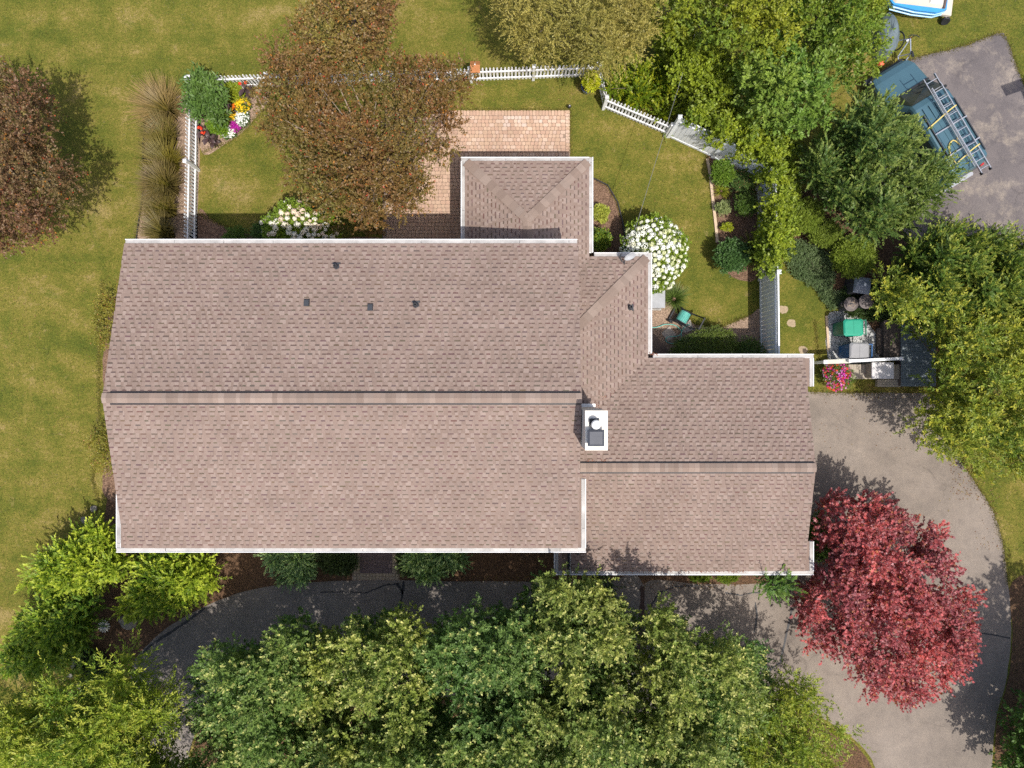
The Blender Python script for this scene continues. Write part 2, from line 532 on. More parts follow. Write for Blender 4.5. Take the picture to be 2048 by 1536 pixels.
def patio_colour(x, y):
    c = np.array(random.choice([(.44, .30, .222), (.425, .283, .207), (.455, .318, .232), (.435, .30, .215), (.41, .27, .2)]))
    c *= random.uniform(.93, 1.06)
    a = PG(1030, 242); b = PG(1100, 240)
    if abs(x - a.x) < .46 and abs(y - a.y) < .19: c = c * .55 + np.array((.60, .53, .49)) * .45
    if abs(x - b.x - .3) < .7 and abs(y - b.y) < .22: c = c * .75 + np.array((.66, .54, .46)) * .25
    return tuple(c)


cells = []
xa, xb = PG(770, 0).x, PG(1131, 0).x
yt, yw = PG(0, 232).y, 7.0
y = yt
while y > 3.4:
    hgt = .135
    x = xa + random.choice((0, .06))
    right = xb if y > yw - .1 else -1.1
    while x < right - .1:
        w = random.choice((.135, .135, .19, .135))
        w = min(w, right - x)
        if right - x - w < .08: w = right - x
        if w > .07:
            pxx = (x + w / 2) * 54.6 + 1024; pyy = 768 - y * 54.6
            vis = 1.0 if (925 < pxx < 1135 and pyy < 312) else (.6 if (850 < pxx < 905 and 330 < pyy < 480) else 0)
            cells.append((x + w / 2, y - hgt / 2, w, hgt, vis + random.random() * .1))
        x += w
    y -= hgt
x = xa
while x < xb - .05:           # soldier course along the rear edge
    cells.append((x + .0575, yt + .1, .115, .2, (.9 if x > -1.8 else .0))); x += .115
y = yt + .2
while y > 6.3:                # border course along the right edge
    cells.append((xb + .08, y - .06, .16, .12, .95)); y -= .12
build_pavers('patio', [(765, 221), (1140, 221), (1140, 400), (970, 400), (970, 585), (765, 585)], cells, patio_colour, 'pinkish tan block paved patio behind the house', 'patio', 300)

cells = []
x0, x1 = PG(707, 0).x, PG(797, 0).x
y0, y1 = PG(0, 1159).y, -4.4
y = y0
r = 0
while y < y1:
    x = x0; c = 0
    n = round((x1 - x0) / .118)
    for k in range(n):
        edge = r < 2 or k < 2 or k >= n - 2
        if edge:
            cells.append((x + .059, y + .059, .118, .118, 2 - y * .01))
        else:
            for a in (0, 1):
                for b in (0, 1):
                    cells.append((x + .0295 + a * .059, y + .0295 + b * .059, .059, .059, .5 - r * .02))
        x += .118
    y += .118; r += 1


def walk_colour(x, y):
    edge = y < y0 + .236 or x < x0 + .236 or x > x1 - .26
    c = np.array((.33, .27, .20) if edge else (.135, .105, .115)) * random.uniform(.85, 1.15)
    return tuple(c)


build_pavers('front_walk', [(704, 1161), (799, 1161), (799, 1010), (704, 1010)], cells, walk_colour, 'short paved front walk with tan border and plum centre', 'walkway', 120, ch=.006)

# bed edging strips
def edging(name, label, pts, w, h, mat, cat='edging'):
    q = [PG(*p) for p in pts]
    t = MB()
    for a, b in zip(q[:-1], q[1:]):
        t.bar((a.x, a.y, h / 2), (b.x, b.y, h / 2), w, h)
    return tag(t.build(name, mat), label, cat)


M_edgewood = simple('bleached_wood', (.50, .38, .27), .8, .15, 8)
edging('wooden_bed_edging', 'bleached timber edging between lawn and fence bed', [(1414, 318), (1420, 350), (1425, 400), (1431, 450), (1434, 485)], .10, .06, M_edgewood)
edging('bed_edging', 'thin dark edging curving round the side bed', [(1186, 357), (1215, 371), (1235, 405), (1245, 445), (1252, 490)], .035, .07, M_dark)
edging('bed_edging', 'thin dark edging along the ornamental grass strip', [(268, 520), (276, 460), (288, 380), (287, 290), (292, 245), (305, 218)], .03, .06, M_dark)


# ------------------------------------------------------------------ the house
HOUSE = thing('house', 'long low house with taupe shingle roofs and white gutters', 'house')
E1, R1 = 4.70, 5.85       # main eave and ridge heights
E2 = 2.60                 # lower eave height
XL, XR = -11.63, 1.98
YN, YS, YR = 4.215, -4.92, -0.40
GX0, GX1, GN, GS = 1.93, 9.64, .857, -6.163
GYR = (GN + GS) / 2; GR = E2 + .25 * (GN - GYR)
CX, CN = 4.48, 4.20
BX0, BX1, BN = -1.55, 2.54, 7.35
BXR = (BX0 + BX1) / 2; BHW = (BX1 - BX0) / 2; BR = E2 + .25 * BHW

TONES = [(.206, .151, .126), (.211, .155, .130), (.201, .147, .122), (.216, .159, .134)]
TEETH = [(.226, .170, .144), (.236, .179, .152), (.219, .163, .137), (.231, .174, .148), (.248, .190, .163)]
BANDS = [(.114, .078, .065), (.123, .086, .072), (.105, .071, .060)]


def shingle_rows(o, eu, ev, rng, vmax, seg=1.0, e=.134):
    """yield (distance key, verts, faces, colours) for every strip shingle of one roof plane"""
    o = Vector(o); eu = Vector(eu); ev = Vector(ev)
    n = eu.cross(ev).normalized()
    if n.z < 0: n = -n
    rows = int(math.ceil(vmax / e))
    out = []
    for i in range(rows):
        v0 = i * e; v1 = min(v0 + e, vmax)
        if v1 - v0 < .02: continue
        ua, ub = rng((v0 + v1) / 2)
        if ub - ua < .06: continue
        u = ua - random.uniform(0, seg)
        while u < ub:
            a = max(u, ua); b = min(u + seg, ub); u += seg
            if b - a < .03: continue
            m = MB()
            tone = random.choice(TONES); k = random.uniform(.96, 1.04)
            m.cur = tuple(c * k for c in tone)
            q = lambda uu, vv, hh: o + eu * uu + ev * vv + n * hh
            m.add([q(a, v0, .009), q(b, v0, .009), q(b, v1, .002), q(a, v1, .002), q(a, v0, -.004), q(b, v0, -.004)], [(0, 1, 2, 3), (4, 5, 1, 0)])
            t = a + random.uniform(-.1, .12)
            while t < b - .04:
                w = random.uniform(.085, .19)
                ta, tb = max(t, a), min(t + w, b)
                if tb - ta > .03:
                    kk = random.uniform(.95, 1.05)
                    tc = tuple(c * kk for c in random.choice(TEETH))
                    m.cur = tc
                    m.add([q(ta, v0, .018), q(tb, v0, .018), q(tb, v1, .006), q(ta, v1, .006), q(ta, v0, .0), q(tb, v0, .0), q(tb, v1, .0), q(ta, v1, .0)],
                          [(0, 1, 2, 3), (4, 5, 1, 0), (5, 6, 2, 1), (7, 4, 0, 3)])
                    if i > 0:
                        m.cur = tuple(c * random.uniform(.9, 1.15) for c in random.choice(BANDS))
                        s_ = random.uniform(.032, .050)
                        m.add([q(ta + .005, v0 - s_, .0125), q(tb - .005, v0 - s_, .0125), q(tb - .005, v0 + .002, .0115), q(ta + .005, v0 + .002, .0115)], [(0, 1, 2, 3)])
                t += w + random.uniform(.06, .16)
            c = q((a + b) / 2, (v0 + v1) / 2, 0)
            out.append((-(c.z * 1.0) - (b - a), m))
    return out


planes = []     # (roof part name, deck corner points, shingles)
def plane(roof, pts, o, eu, ev, rng, vmax):
    planes.append((roof, [Vector(p) for p in pts], shingle_rows(o, eu, ev, rng, vmax)))


def up(ax, s):       # unit upslope vector on a pitch s towards ax
    return Vector((ax[0], ax[1], s)).normalized()


sN = (R1 - E1) / (YN - YR); sS = (R1 - E1) / (YR - YS)
LN = math.hypot(YN - YR, R1 - E1); LS = math.hypot(YR - YS, R1 - E1)
plane('main_roof', [(XL, YN, E1), (XR, YN, E1), (XR, YR, R1), (XL, YR, R1)], (XL, YN, E1), (1, 0, 0), up((0, -1), sN), lambda v: (0, XR - XL), LN - .10)
plane('main_roof', [(XL, YS, E1), (XR, YS, E1), (XR, YR, R1), (XL, YR, R1)], (XL, YS, E1), (1, 0, 0), up((0, 1), sS), lambda v: (0, XR - XL), LS - .10)
k14 = math.hypot(1, .25)
GL = (GN - GYR) * k14
# garage north plane: left boundary is the valley with the connector, then the main wall
def g_north(v):
    d = v / k14
    return (max(0, (CX - d) - GX0), GX1 - GX0)
plane('garage_roof', [(GX0, GN, E2), (GX1, GN, E2), (GX1, GYR, GR), (GX0, GYR, GR)], (GX0, GN, E2), (1, 0, 0), up((0, -1), .25), g_north, GL - .09)
plane('garage_roof', [(GX0, GS, E2), (GX1, GS, E2), (GX1, GYR, GR), (GX0, GYR, GR)], (GX0, GS, E2), (1, 0, 0), up((0, 1), .25), lambda v: (0, GX1 - GX0), GL - .09)
# connector east plane (eave x = CX, from y = GN to CN) and north plane
WX = 1.70
def c_east(v):
    d = v / k14          # horizontal distance west of the eave
    return (-d, (CN - GN) - d)
zE = E2 + .25 * (CX - WX)
plane('connector_roof', [(CX, GN, E2), (CX, CN, E2), (WX, CN - (CX - WX), zE), (WX, GN - (CX - WX), zE)], (CX, GN, E2), (0, 1, 0), up((-1, 0), .25), c_east, (CX - WX) * k14)
def c_north(v):
    d = v / k14
    return (max(0, (BX1 - d) - WX), (CX - d) - WX)
plane('connector_roof', [(BX1, CN, E2), (CX, CN, E2), (WX, CN - (CX - WX), zE), (WX, CN - (BX1 - WX), E2 + .25 * (BX1 - WX))], (WX, CN, E2), (1, 0, 0), up((0, -1), .25), c_north, (CX - WX) * k14)
# rear extension hip roof
BS = 3.7
plane('extension_roof', [(BX0, BN, E2), (BX1, BN, E2), (BXR, BN - BHW, BR)], (BX0, BN, E2), (1, 0, 0), up((0, -1), .25), lambda v: (v / k14, BX1 - BX0 - v / k14), BHW * k14)
plane('extension_roof', [(BX0, BS, E2), (BX0, BN, E2), (BXR, BN - BHW, BR), (BXR, BS, BR)], (BX0, BS, E2), (0, 1, 0), up((1, 0), .25), lambda v: (0, BN - BS - v / k14), BHW * k14)
plane('extension_roof', [(BX1, CN, E2), (BX1, BN, E2), (BXR, BN - BHW, BR), (BXR, BS, BR), (WX, CN - (BX1 - WX), E2 + .25 * (BX1 - WX))], (BX1, CN, E2), (0, 1, 0), up((-1, 0), .25), lambda v: (-min(v / k14, .6), BN - CN - v / k14), BHW * k14)

roofs = {}
allsh = []
for rn in ('main_roof', 'garage_roof', 'connector_roof', 'extension_roof'):
    d = MB()
    for nm, pts, sh in planes:
        if nm == rn:
            n = (pts[1] - pts[0]).cross(pts[2] - pts[0]).normalized()
            if n.z < 0: n = -n
            d.add([p - n * .012 for p in pts] + [p - n * .10 for p in pts], [tuple(range(len(pts))), tuple(range(len(pts), 2 * len(pts)))] + [(i, (i + 1) % len(pts), len(pts) + (i + 1) % len(pts), len(pts) + i) for i in range(len(pts))])
            allsh += [(k_, m_, rn) for k_, m_ in sh]
    roofs[rn] = d.build(rn, M_deckpaper, HOUSE)
allsh.sort(key=lambda t: t[0])
rest = {rn: MB() for rn in roofs}
for i, (k_, m_, rn) in enumerate(allsh):
    if i < 300:
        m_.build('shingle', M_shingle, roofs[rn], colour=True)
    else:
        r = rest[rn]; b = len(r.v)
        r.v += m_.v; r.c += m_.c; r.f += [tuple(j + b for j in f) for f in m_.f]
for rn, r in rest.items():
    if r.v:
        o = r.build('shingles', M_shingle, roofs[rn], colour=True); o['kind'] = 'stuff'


def caps(roof, A, B, n1, n2, half, e, lift, name='ridge_cap'):
    """bent cap pieces lapped along a ridge or hip from A to B; n1, n2 unit directions running down either side"""
    A = Vector(A); B = Vector(B); d = (B - A); L = d.length; d.normalize()
    n1 = Vector(n1).normalized(); n2 = Vector(n2).normalized()
    t = 0.0
    while t < L - .03:
        w = min(e * random.uniform(.75, 1.35), L - t)
        kk = random.uniform(.88, 1.1)
        m = MB(); m.cur = tuple(c * kk for c in random.choice([(.215, .162, .134), (.228, .174, .145), (.206, .153, .126), (.243, .188, .158), (.218, .164, .135)]))
        a = A + d * t; b = A + d * (t + w + .01)
        h0, h1 = lift + .008, lift + .002
        z = Vector((0, 0, 1))
        v = [a + n1 * half + z * h1, a + z * (h0 + .006), a + n2 * half + z * h1, b + n1 * half + z * (h1 - .003), b + z * h0, b + n2 * half + z * (h1 - .003)]
        lo = [p - z * .012 for p in v]
        m.add(v + lo, [(0, 3, 4, 1), (1, 4, 5, 2), (6, 9, 3, 0), (2, 5, 11, 8), (0, 1, 7, 6), (1, 2, 8, 7)])
        m.build(name, M_shingle, roofs[roof], colour=True)
        t += w


def ridge_vent(roof, A, B, n1, n2, half):
    A = Vector(A); B = Vector(B)
    n1 = Vector(n1).normalized(); n2 = Vector(n2).normalized(); z = Vector((0, 0, 1))
    m = MB()
    r = []
    for p in (A, B):
        r.append([p + n1 * half + z * .0, p + n1 * half + z * .034, p + z * .05, p + n2 * half + z * .034, p + n2 * half + z * .0])
    m.loft(r)
    m.build('ridge_vent', M_dark, roofs[roof])


dN = Vector((0, 1, -sN)); dS = Vector((0, -1, -sS))
ridge_vent('main_roof', (XL + .22, YR, R1), (XR - .03, YR, R1), dN, dS, .195)
caps('main_roof', (XL + .005, YR, R1), (XR - .01, YR, R1), dN, dS, .148, .15, .056)
ridge_vent('garage_roof', (GX0 + .1, GYR, GR), (GX1 - .06, GYR, GR), (0, 1, -.25), (0, -1, -.25), .195)
caps('garage_roof', (GX0 + .08, GYR, GR), (GX1 - .005, GYR, GR), (0, 1, -.25), (0, -1, -.25), .148, .16, .056)
# hips: directions down either side follow the two planes
def hip(roof, A, B, dA, dB):
    caps(roof, A, B, dA, dB, .15, .24, .022, 'hip_cap')
hip('connector_roof', (CX - .04, CN - .04, E2 + .01), (WX, CN - (CX - WX), zE), (1, -1, -.0), (-1, 1, -.0))
hip('extension_roof', (BX0 + .04, BN - .04, E2 + .01), (BXR, BN - BHW, BR), (1, 1, 0), (-1, -1, 0))
hip('extension_roof', (BX1 - .04, BN - .04, E2 + .01), (BXR, BN - BHW, BR), (1, -1, 0), (-1, 1, 0))
caps('extension_roof', (BXR, BN - BHW + .05, BR), (BXR, BS, BR), (1, 0, -.25), (-1, 0, -.25), .15, .24, .024)

# walls
w = MB()
def wall_box(x0, x1, y0, y1, z1):
    w.add([(x0, y0, 0), (x1, y0, 0), (x1, y1, 0), (x0, y1, 0), (x0, y0, z1), (x1, y0, z1), (x1, y1, z1), (x0, y1, z1)], [(0, 1, 5, 4), (1, 2, 6, 5), (2, 3, 7, 6), (3, 0, 4, 7), (4, 5, 6, 7)])
wall_box(XL + .3, XR - .33, YS + .45, YN - .45, E1 - .02)
for x in (XL + .3, XR - .33):
    w.add([(x, YS + .45, E1 - .02), (x, YN - .45, E1 - .02), (x, YR, R1 - .13)], [(0, 1, 2)])
w.build('main_wall', M_wall, HOUSE)
w = MB(); wall_box(XR - .32, GX1 - .3, GS + .4, GN - .4, E2 - .02)
w.add([(GX1 - .3, GS + .4, E2 - .02), (GX1 - .3, GN - .4, E2 - .02), (GX1 - .3, GYR, GR - .12)], [(0, 1, 2)])
w.build('garage_wall', M_wall, HOUSE)
w = MB(); wall_box(XR - .32, CX - .38, GN - .39, CN - .38, E2 - .02); w.build('connector_wall', M_wall, HOUSE)
w = MB(); wall_box(BX0 + .38, BX1 - .38, YN - .44, BN - .38, E2 - .02); w.build('extension_wall', M_wall, HOUSE)
s = MB()     # soffits close the eaves
for x0, x1, y0, y1, z in ((XL, XR, YS, YN, E1 - .12), (GX0 - .2, GX1, GS, GN, E2 - .12), (1.7, CX, GN, CN, E2 - .125), (BX0, BX1, BS, BN, E2 - .13)):
    s.box(((x0 + x1) / 2, (y0 + y1) / 2, z), (x1 - x0, y1 - y0, .012))
s.build('soffit', M_fascia, HOUSE)
M_glass = simple('window_glass', (.03, .04, .05), .08, .1, 1, spec=.6)


def window(x, y, z, wd, ht, ax):
    f = MB(); g_ = MB()
    d = Vector((1, 0, 0)) if ax == 'x' else Vector((0, 1, 0))
    for a in (-1, 1):
        f.box(Vector((x, y, z)) + d * (a * wd / 2), (.09, .09, ht) if True else None)
        f.box(Vector((x, y, z + a * ht / 2)), (wd if ax == 'x' else .088, .088 if ax == 'x' else wd, .09))
    g_.box((x, y, z), (wd, .04, ht) if ax == 'x' else (.04, wd, ht))
    o = f.build('window', M_fascia, HOUSE); g_.build('pane', M_glass, o)


for x in (-9.5, -6.5, -3.2, -.4):
    window(x, YS + .45, 3.2, 1.3, 1.2, 'x')
for x in (-9.2, -5.5, -3.0):
    window(x, YN - .45, 3.2, 1.2, 1.1, 'x')
window(.5, BN - .38, 1.3, 2.2, 1.8, 'x'); window(CX - .38, 2.6, 1.5, 1.0, 1.1, 'y')
window(GX1 - .3, -4.5, 1.5, 1.0, 1.0, 'y')
dm = MB(); dm.box((GX1 - .3, -1.2, 1.1), (.06, 2.6, 2.2)); gd = dm.build('garage_door', M_white, HOUSE)
dm = MB(); dm.box((PG(751, 0).x, YS + .45, 1.08), (.95, .07, 2.1)); dr = dm.build('front_door', simple('door_paint', (.12, .05, .045), .4), HOUSE)
dm = MB(); dm.tube([(PG(751, 0).x + .36, YS + .40, 1.05), (PG(751, 0).x + .36, YS + .34, 1.05)], .03); dm.build('handle', M_dark, dr)

# rake and eave fascia boards
def rake(a_, b_):
    fb = MB(); fb.bar(a_, b_, .02, .15); fb.build('rake_board', M_fascia, HOUSE)
for x in (XL + .014, XR - .014):
    for y0, z0, in ((YN, E1), (YS, E1)):
        rake((x, y0, z0 - .19), (x, YR, R1 - .19))
for y0 in (GN, GS):
    rake((GX1 - .014, y0, E2 - .19), (GX1 - .014, GYR, GR - .19))
rake((GX0 - .008, GS, E2 - .085), (GX0 - .008, YS + .3, E2 - .085 + .25 * (YS + .3 - GS)))


# gutters: open U channel with guard panels laid over it
def gutter(a, b, out, z, joint=1.48, guard=True, wd=.135):
    """a -> b along the eave line (inner edge), out = unit outward direction"""
    a = Vector((a[0], a[1], z)); b = Vector((b[0], b[1], z)); o = Vector((out[0], out[1], 0))
    d = (b - a).normalized(); L = (b - a).length
    m = MB()
    prof = [(0, 0), (0, -.10), (.09, -.11), (wd, -.03), (wd, .012), (wd - .022, .012), (wd - .022, -.02), (.08, -.095), (.012, -.09), (.012, 0)]
    m.loft([[p + o * q[0] + Vector((0, 0, q[1])) for q in prof] for p in (a, b)])
    g_ = m.build('gutter', M_white, HOUSE)
    if guard:
        t = 0.0
        while t < L - .05:
            w_ = min(joint, L - t)
            p = MB(); z0 = random.uniform(-.012, -.002)
            A = a + d * (t + .006); B = a + d * (t + w_ - .006)
            i0, i1 = .004, wd - .024
            vs_ = [A + o * i0 + Vector((0, 0, .012 + z0)), B + o * i0 + Vector((0, 0, .012 + z0)), B + o * i1 + Vector((0, 0, z0)), A + o * i1 + Vector((0, 0, z0))]
            p.add(vs_ + [v - Vector((0, 0, .006)) for v in vs_], [(0, 1, 2, 3), (7, 6, 5, 4), (0, 4, 5, 1), (1, 5, 6, 2), (2, 6, 7, 3), (3, 7, 4, 0)])
            p.build('gutter_guard', M_gutter_guard, g_)
            t += w_
    return g_


gz1, gz2 = E1 - .012, E2 - .012
gutter((XL + .02, YN), (XR - .02, YN), (0, 1), gz1)
gutter((XL - .25, YS), (XR + .24, YS), (0, -1), gz1)
gutter((XL - .115, -3.30), (XL - .115, YS - .001), (-1, 0), gz1)
gutter((XR + .105, -2.85), (XR + .105, YS - .001), (1, 0), gz1)
gutter((CX + .17, GN), (GX1 + .31, GN), (0, 1), gz2)
gutter((GX1 + .175, GN + .001), (GX1 + .175, -.08), (1, 0), gz2)
gutter((1.385, GS), (GX1 + .31, GS), (0, -1), gz2)
gutter((GX1 + .175, -5.19), (GX1 + .175, GS - .001), (1, 0), gz2)
gutter((1.52, -4.75), (1.52, GS - .001), (-1, 0), gz2)
gutter((CX, GN + .14), (CX, CN + .135), (1, 0), gz2)
gutter((BX1 + .17, CN), (CX + .001, CN), (0, 1), gz2)
gutter((BX1, CN + .137), (BX1, BN + .135), (1, 0), gz2)
gutter((BX0 - .135, BN), (BX1 + .001, BN), (0, 1), gz2)
gutter((BX0, YN + .02), (BX0, BN - .001), (-1, 0), gz2)
# small shingled returns behind the gutter ends at the gables
rt = MB()
for x0, x1, ya, yb, z in ((XL - .11, XL + .1, -3.30, YS, E1), (XR - .1, XR + .10, -2.85, YS, E1), (GX1 - .1, GX1 + .17, GN, -.08, E2), (GX1 - .1, GX1 + .17, -5.19, GS, E2), (1.525, 2.0, -4.75, GS, E2)):
    rt = MB(); rt.box(((x0 + x1) / 2, (ya + yb) / 2, z - .045), (x1 - x0, abs(ya - yb), .05)); rt.build('gable_return', M_deckpaper, HOUSE)
dp = MB()
a = P(1142, 1148, E2); dp.tube([(2.06, YS - .12, E1 - .1), (2.02, YS - .30, E1 - .5), (1.86, YS - .32, E2 + .22), (1.86, GS + .1, E2 + .09)], .04, 8)
dp.build('downspout', M_dark, HOUSE)

# chimney
chx0, chx1, chy0, chy1, CHT = 2.005, 2.60, -1.80, -.735, 6.65
cm = MB(); cm.box(((chx0 + chx1) / 2, (chy0 + chy1) / 2, (2.8 + CHT - .1) / 2 + 0), (chx1 - chx0, chy1 - chy0, CHT - .1 - 2.8 + 0))
cm = MB(); cm.box(((chx0 + chx1) / 2, (chy0 + chy1) / 2, (3.0 + CHT - .06) / 2), (chx1 - chx0, chy1 - chy0, CHT - .06 - 3.0))
ch = cm.build('chimney', simple('cream_chase', (.60, .56, .50), .6, .05), HOUSE)
cm = MB(); cm.box(((chx0 + chx1) / 2, (chy0 + chy1) / 2, CHT - .03), (chx1 - chx0 + .02, chy1 - chy0 + .02, .06)); cm.build('chimney_top', simple('cream_cap', (.70, .665, .59), .5, .05), ch)
cm = MB()
q = P(1192, 849, CHT + .25)
cm.lathe([(.07, CHT + .04), (.07, CHT + .22), (.125, CHT + .24), (.13, CHT + .28), (.10, CHT + .33), (.03, CHT + .36)], (q.x, q.y, 0), 20)
cm.build('flue_cap', simple('galvanised_white', (.85, .84, .82), .35, .04, metal=.1), ch, smooth=False)
cm = MB(); cm.box((q.x - .02, q.y + .03, CHT + .03), (.27, .24, .06)); cm.build('flue_base', M_dark, ch)
q = P(1192, 876, CHT + .2)
cm = MB(); cm.box((q.x, q.y, CHT + .09), (.36, .36, .18)); cm.build('flue_mesh', M_dark, ch)
cm = MB(); cm.loft([[(q.x + sx * a_, q.y + sy * a_, CHT + z_) for sx, sy in ((-1, -1), (1, -1), (1, 1), (-1, 1))] for a_, z_ in ((.225, .18), (.225, .20), (.17, .235))]); cm.build('flue_lid', simple('slate_grey_metal', (.06, .064, .078), .5, .12, 4, metal=.1), ch)
cm = MB(); cm.box(((chx0 + chx1) / 2 + .03, chy1 + .06, 3.50), (.62, .10, .03)); cm.build('flashing', M_fascia, ch)

# vents on the roofs
zN = lambda x, y: E1 + sN * (YN - y)
zCE = lambda x, y: E2 + .25 * (CX - x)
pipe_m = simple('pipe_boot', (.035, .037, .043), .5, .2, 12)
for px, py, zf, sl in ((673, 533, zN, (0, -sN)), (832, 610, zN, (0, -sN)), (1260, 615, zCE, (-.25, 0))):
    q = on_plane(px, py, zf); m = MB()
    up_ = (q.x, q.y - .10) if zf is zN else (q.x - .10, q.y)
    m.lathe([(.095, -.01), (.09, .03), (.06, .06), (.05, .22), (.036, .22), (.036, .12)], q, 16)
    if zf is zN: m.bar((q.x - .12, q.y + .09, q.z), (q.x + .12, q.y + .09, q.z), .045, .05)
    else: m.bar((q.x + .09, q.y - .11, q.z), (q.x + .09, q.y + .11, q.z), .045, .05)
    m.build('vent_pipe', pipe_m, HOUSE)
for px, py in ((614, 605), (741, 614)):
    q = on_plane(px, py, zN); m = MB()
    m.loft([[(q.x + sx * .075 * a_, q.y + (sy * .10 - (.02 if z_ > .05 else 0)) * a_, q.z + z_ - sy * .02) for sx, sy in ((-1, -1), (1, -1), (1, 1), (-1, 1))] for a_, z_ in ((1.1, -.02), (1.1, .015), (.98, .08), (.9, .1))])
    m.build('roof_vent', M_vent, HOUSE)

# ------------------------------------------------------------------ foliage generator
LEAF_GAIN = 1.40

def poly_inside(q, pts):
    x, y = q[:, 0], q[:, 1]; ins = np.zeros(len(q), bool)
    n = len(pts)
    for i in range(n):
        x0, y0 = pts[i]; x1, y1 = pts[(i + 1) % n]
        c = ((y0 > y) != (y1 > y)) & (x < (x1 - x0) * (y - y0) / (y1 - y0 + 1e-12) + x0)
        ins ^= c
    return ins


def poly_dist(q, pts):
    d = np.full(len(q), 1e9); n = len(pts)
    for i in range(n):
        a = np.array(pts[i], float); b = np.array(pts[(i + 1) % n], float); ab = b - a
        t = np.clip(((q - a) @ ab) / (ab @ ab + 1e-9), 0, 1)
        d = np.minimum(d, np.linalg.norm(q - (a + t[:, None] * ab), axis=1))
    return d


def darts(pts, spacing, inset, tries=6000):
    pts = [tuple(p) for p in pts]
    lo = np.min(pts, 0); hi = np.max(pts, 0)
    q = RNG.uniform(lo, hi, (tries, 2))
    q = q[poly_inside(q, pts)]
    q = q[poly_dist(q, pts) > inset]
    keep = np.zeros((0, 2))
    out = []
    cell = {}
    g = spacing
    for p in q:
        k = (int(p[0] // g), int(p[1] // g)); ok = True
        for i in (-1, 0, 1):
            for j in (-1, 0, 1):
                for r in cell.get((k[0] + i, k[1] + j), ()):
                    if (r[0] - p[0]) ** 2 + (r[1] - p[1]) ** 2 < spacing * spacing: ok = False
        if ok:
            out.append(p); cell.setdefault(k, []).append(p)
    return np.array(out) if out else np.array([np.mean(pts, 0)])


def unit(a): return a / (np.linalg.norm(a, axis=-1, keepdims=True) + 1e-9)


def leaves_from(pos, ax, nrm, ln, wd, colr, lobes=None, fold=.12):
    """arrays -> verts, quads, colours"""
    if lobes:
        k = len(lobes)
        s0 = unit(np.cross(ax, nrm))
        P_, A_, N_, L_, W_, C_ = [], [], [], [], [], []
        for ang, f in lobes:
            A_.append(ax * math.cos(ang) + s0 * math.sin(ang)); P_.append(pos); N_.append(nrm); L_.append(ln * f); W_.append(wd); C_.append(colr)
        pos, ax, nrm, ln, wd, colr = (np.concatenate(t) for t in (P_, A_, N_, L_, W_, C_))
    s_ = unit(np.cross(ax, nrm)); n = len(pos)
    nn = unit(np.cross(s_, ax))
    V = np.empty((n, 4, 3))
    V[:, 0] = pos
    mid = pos + ax * (ln * .45)[:, None] + nn * (wd * fold)[:, None]
    V[:, 1] = mid + s_ * (wd / 2)[:, None]
    V[:, 2] = pos + ax * ln[:, None]
    V[:, 3] = mid - s_ * (wd / 2)[:, None]
    Fq = np.arange(n * 4).reshape(n, 4)
    C = np.repeat(colr, 4, axis=0)
    return V.reshape(-1, 3), Fq, C


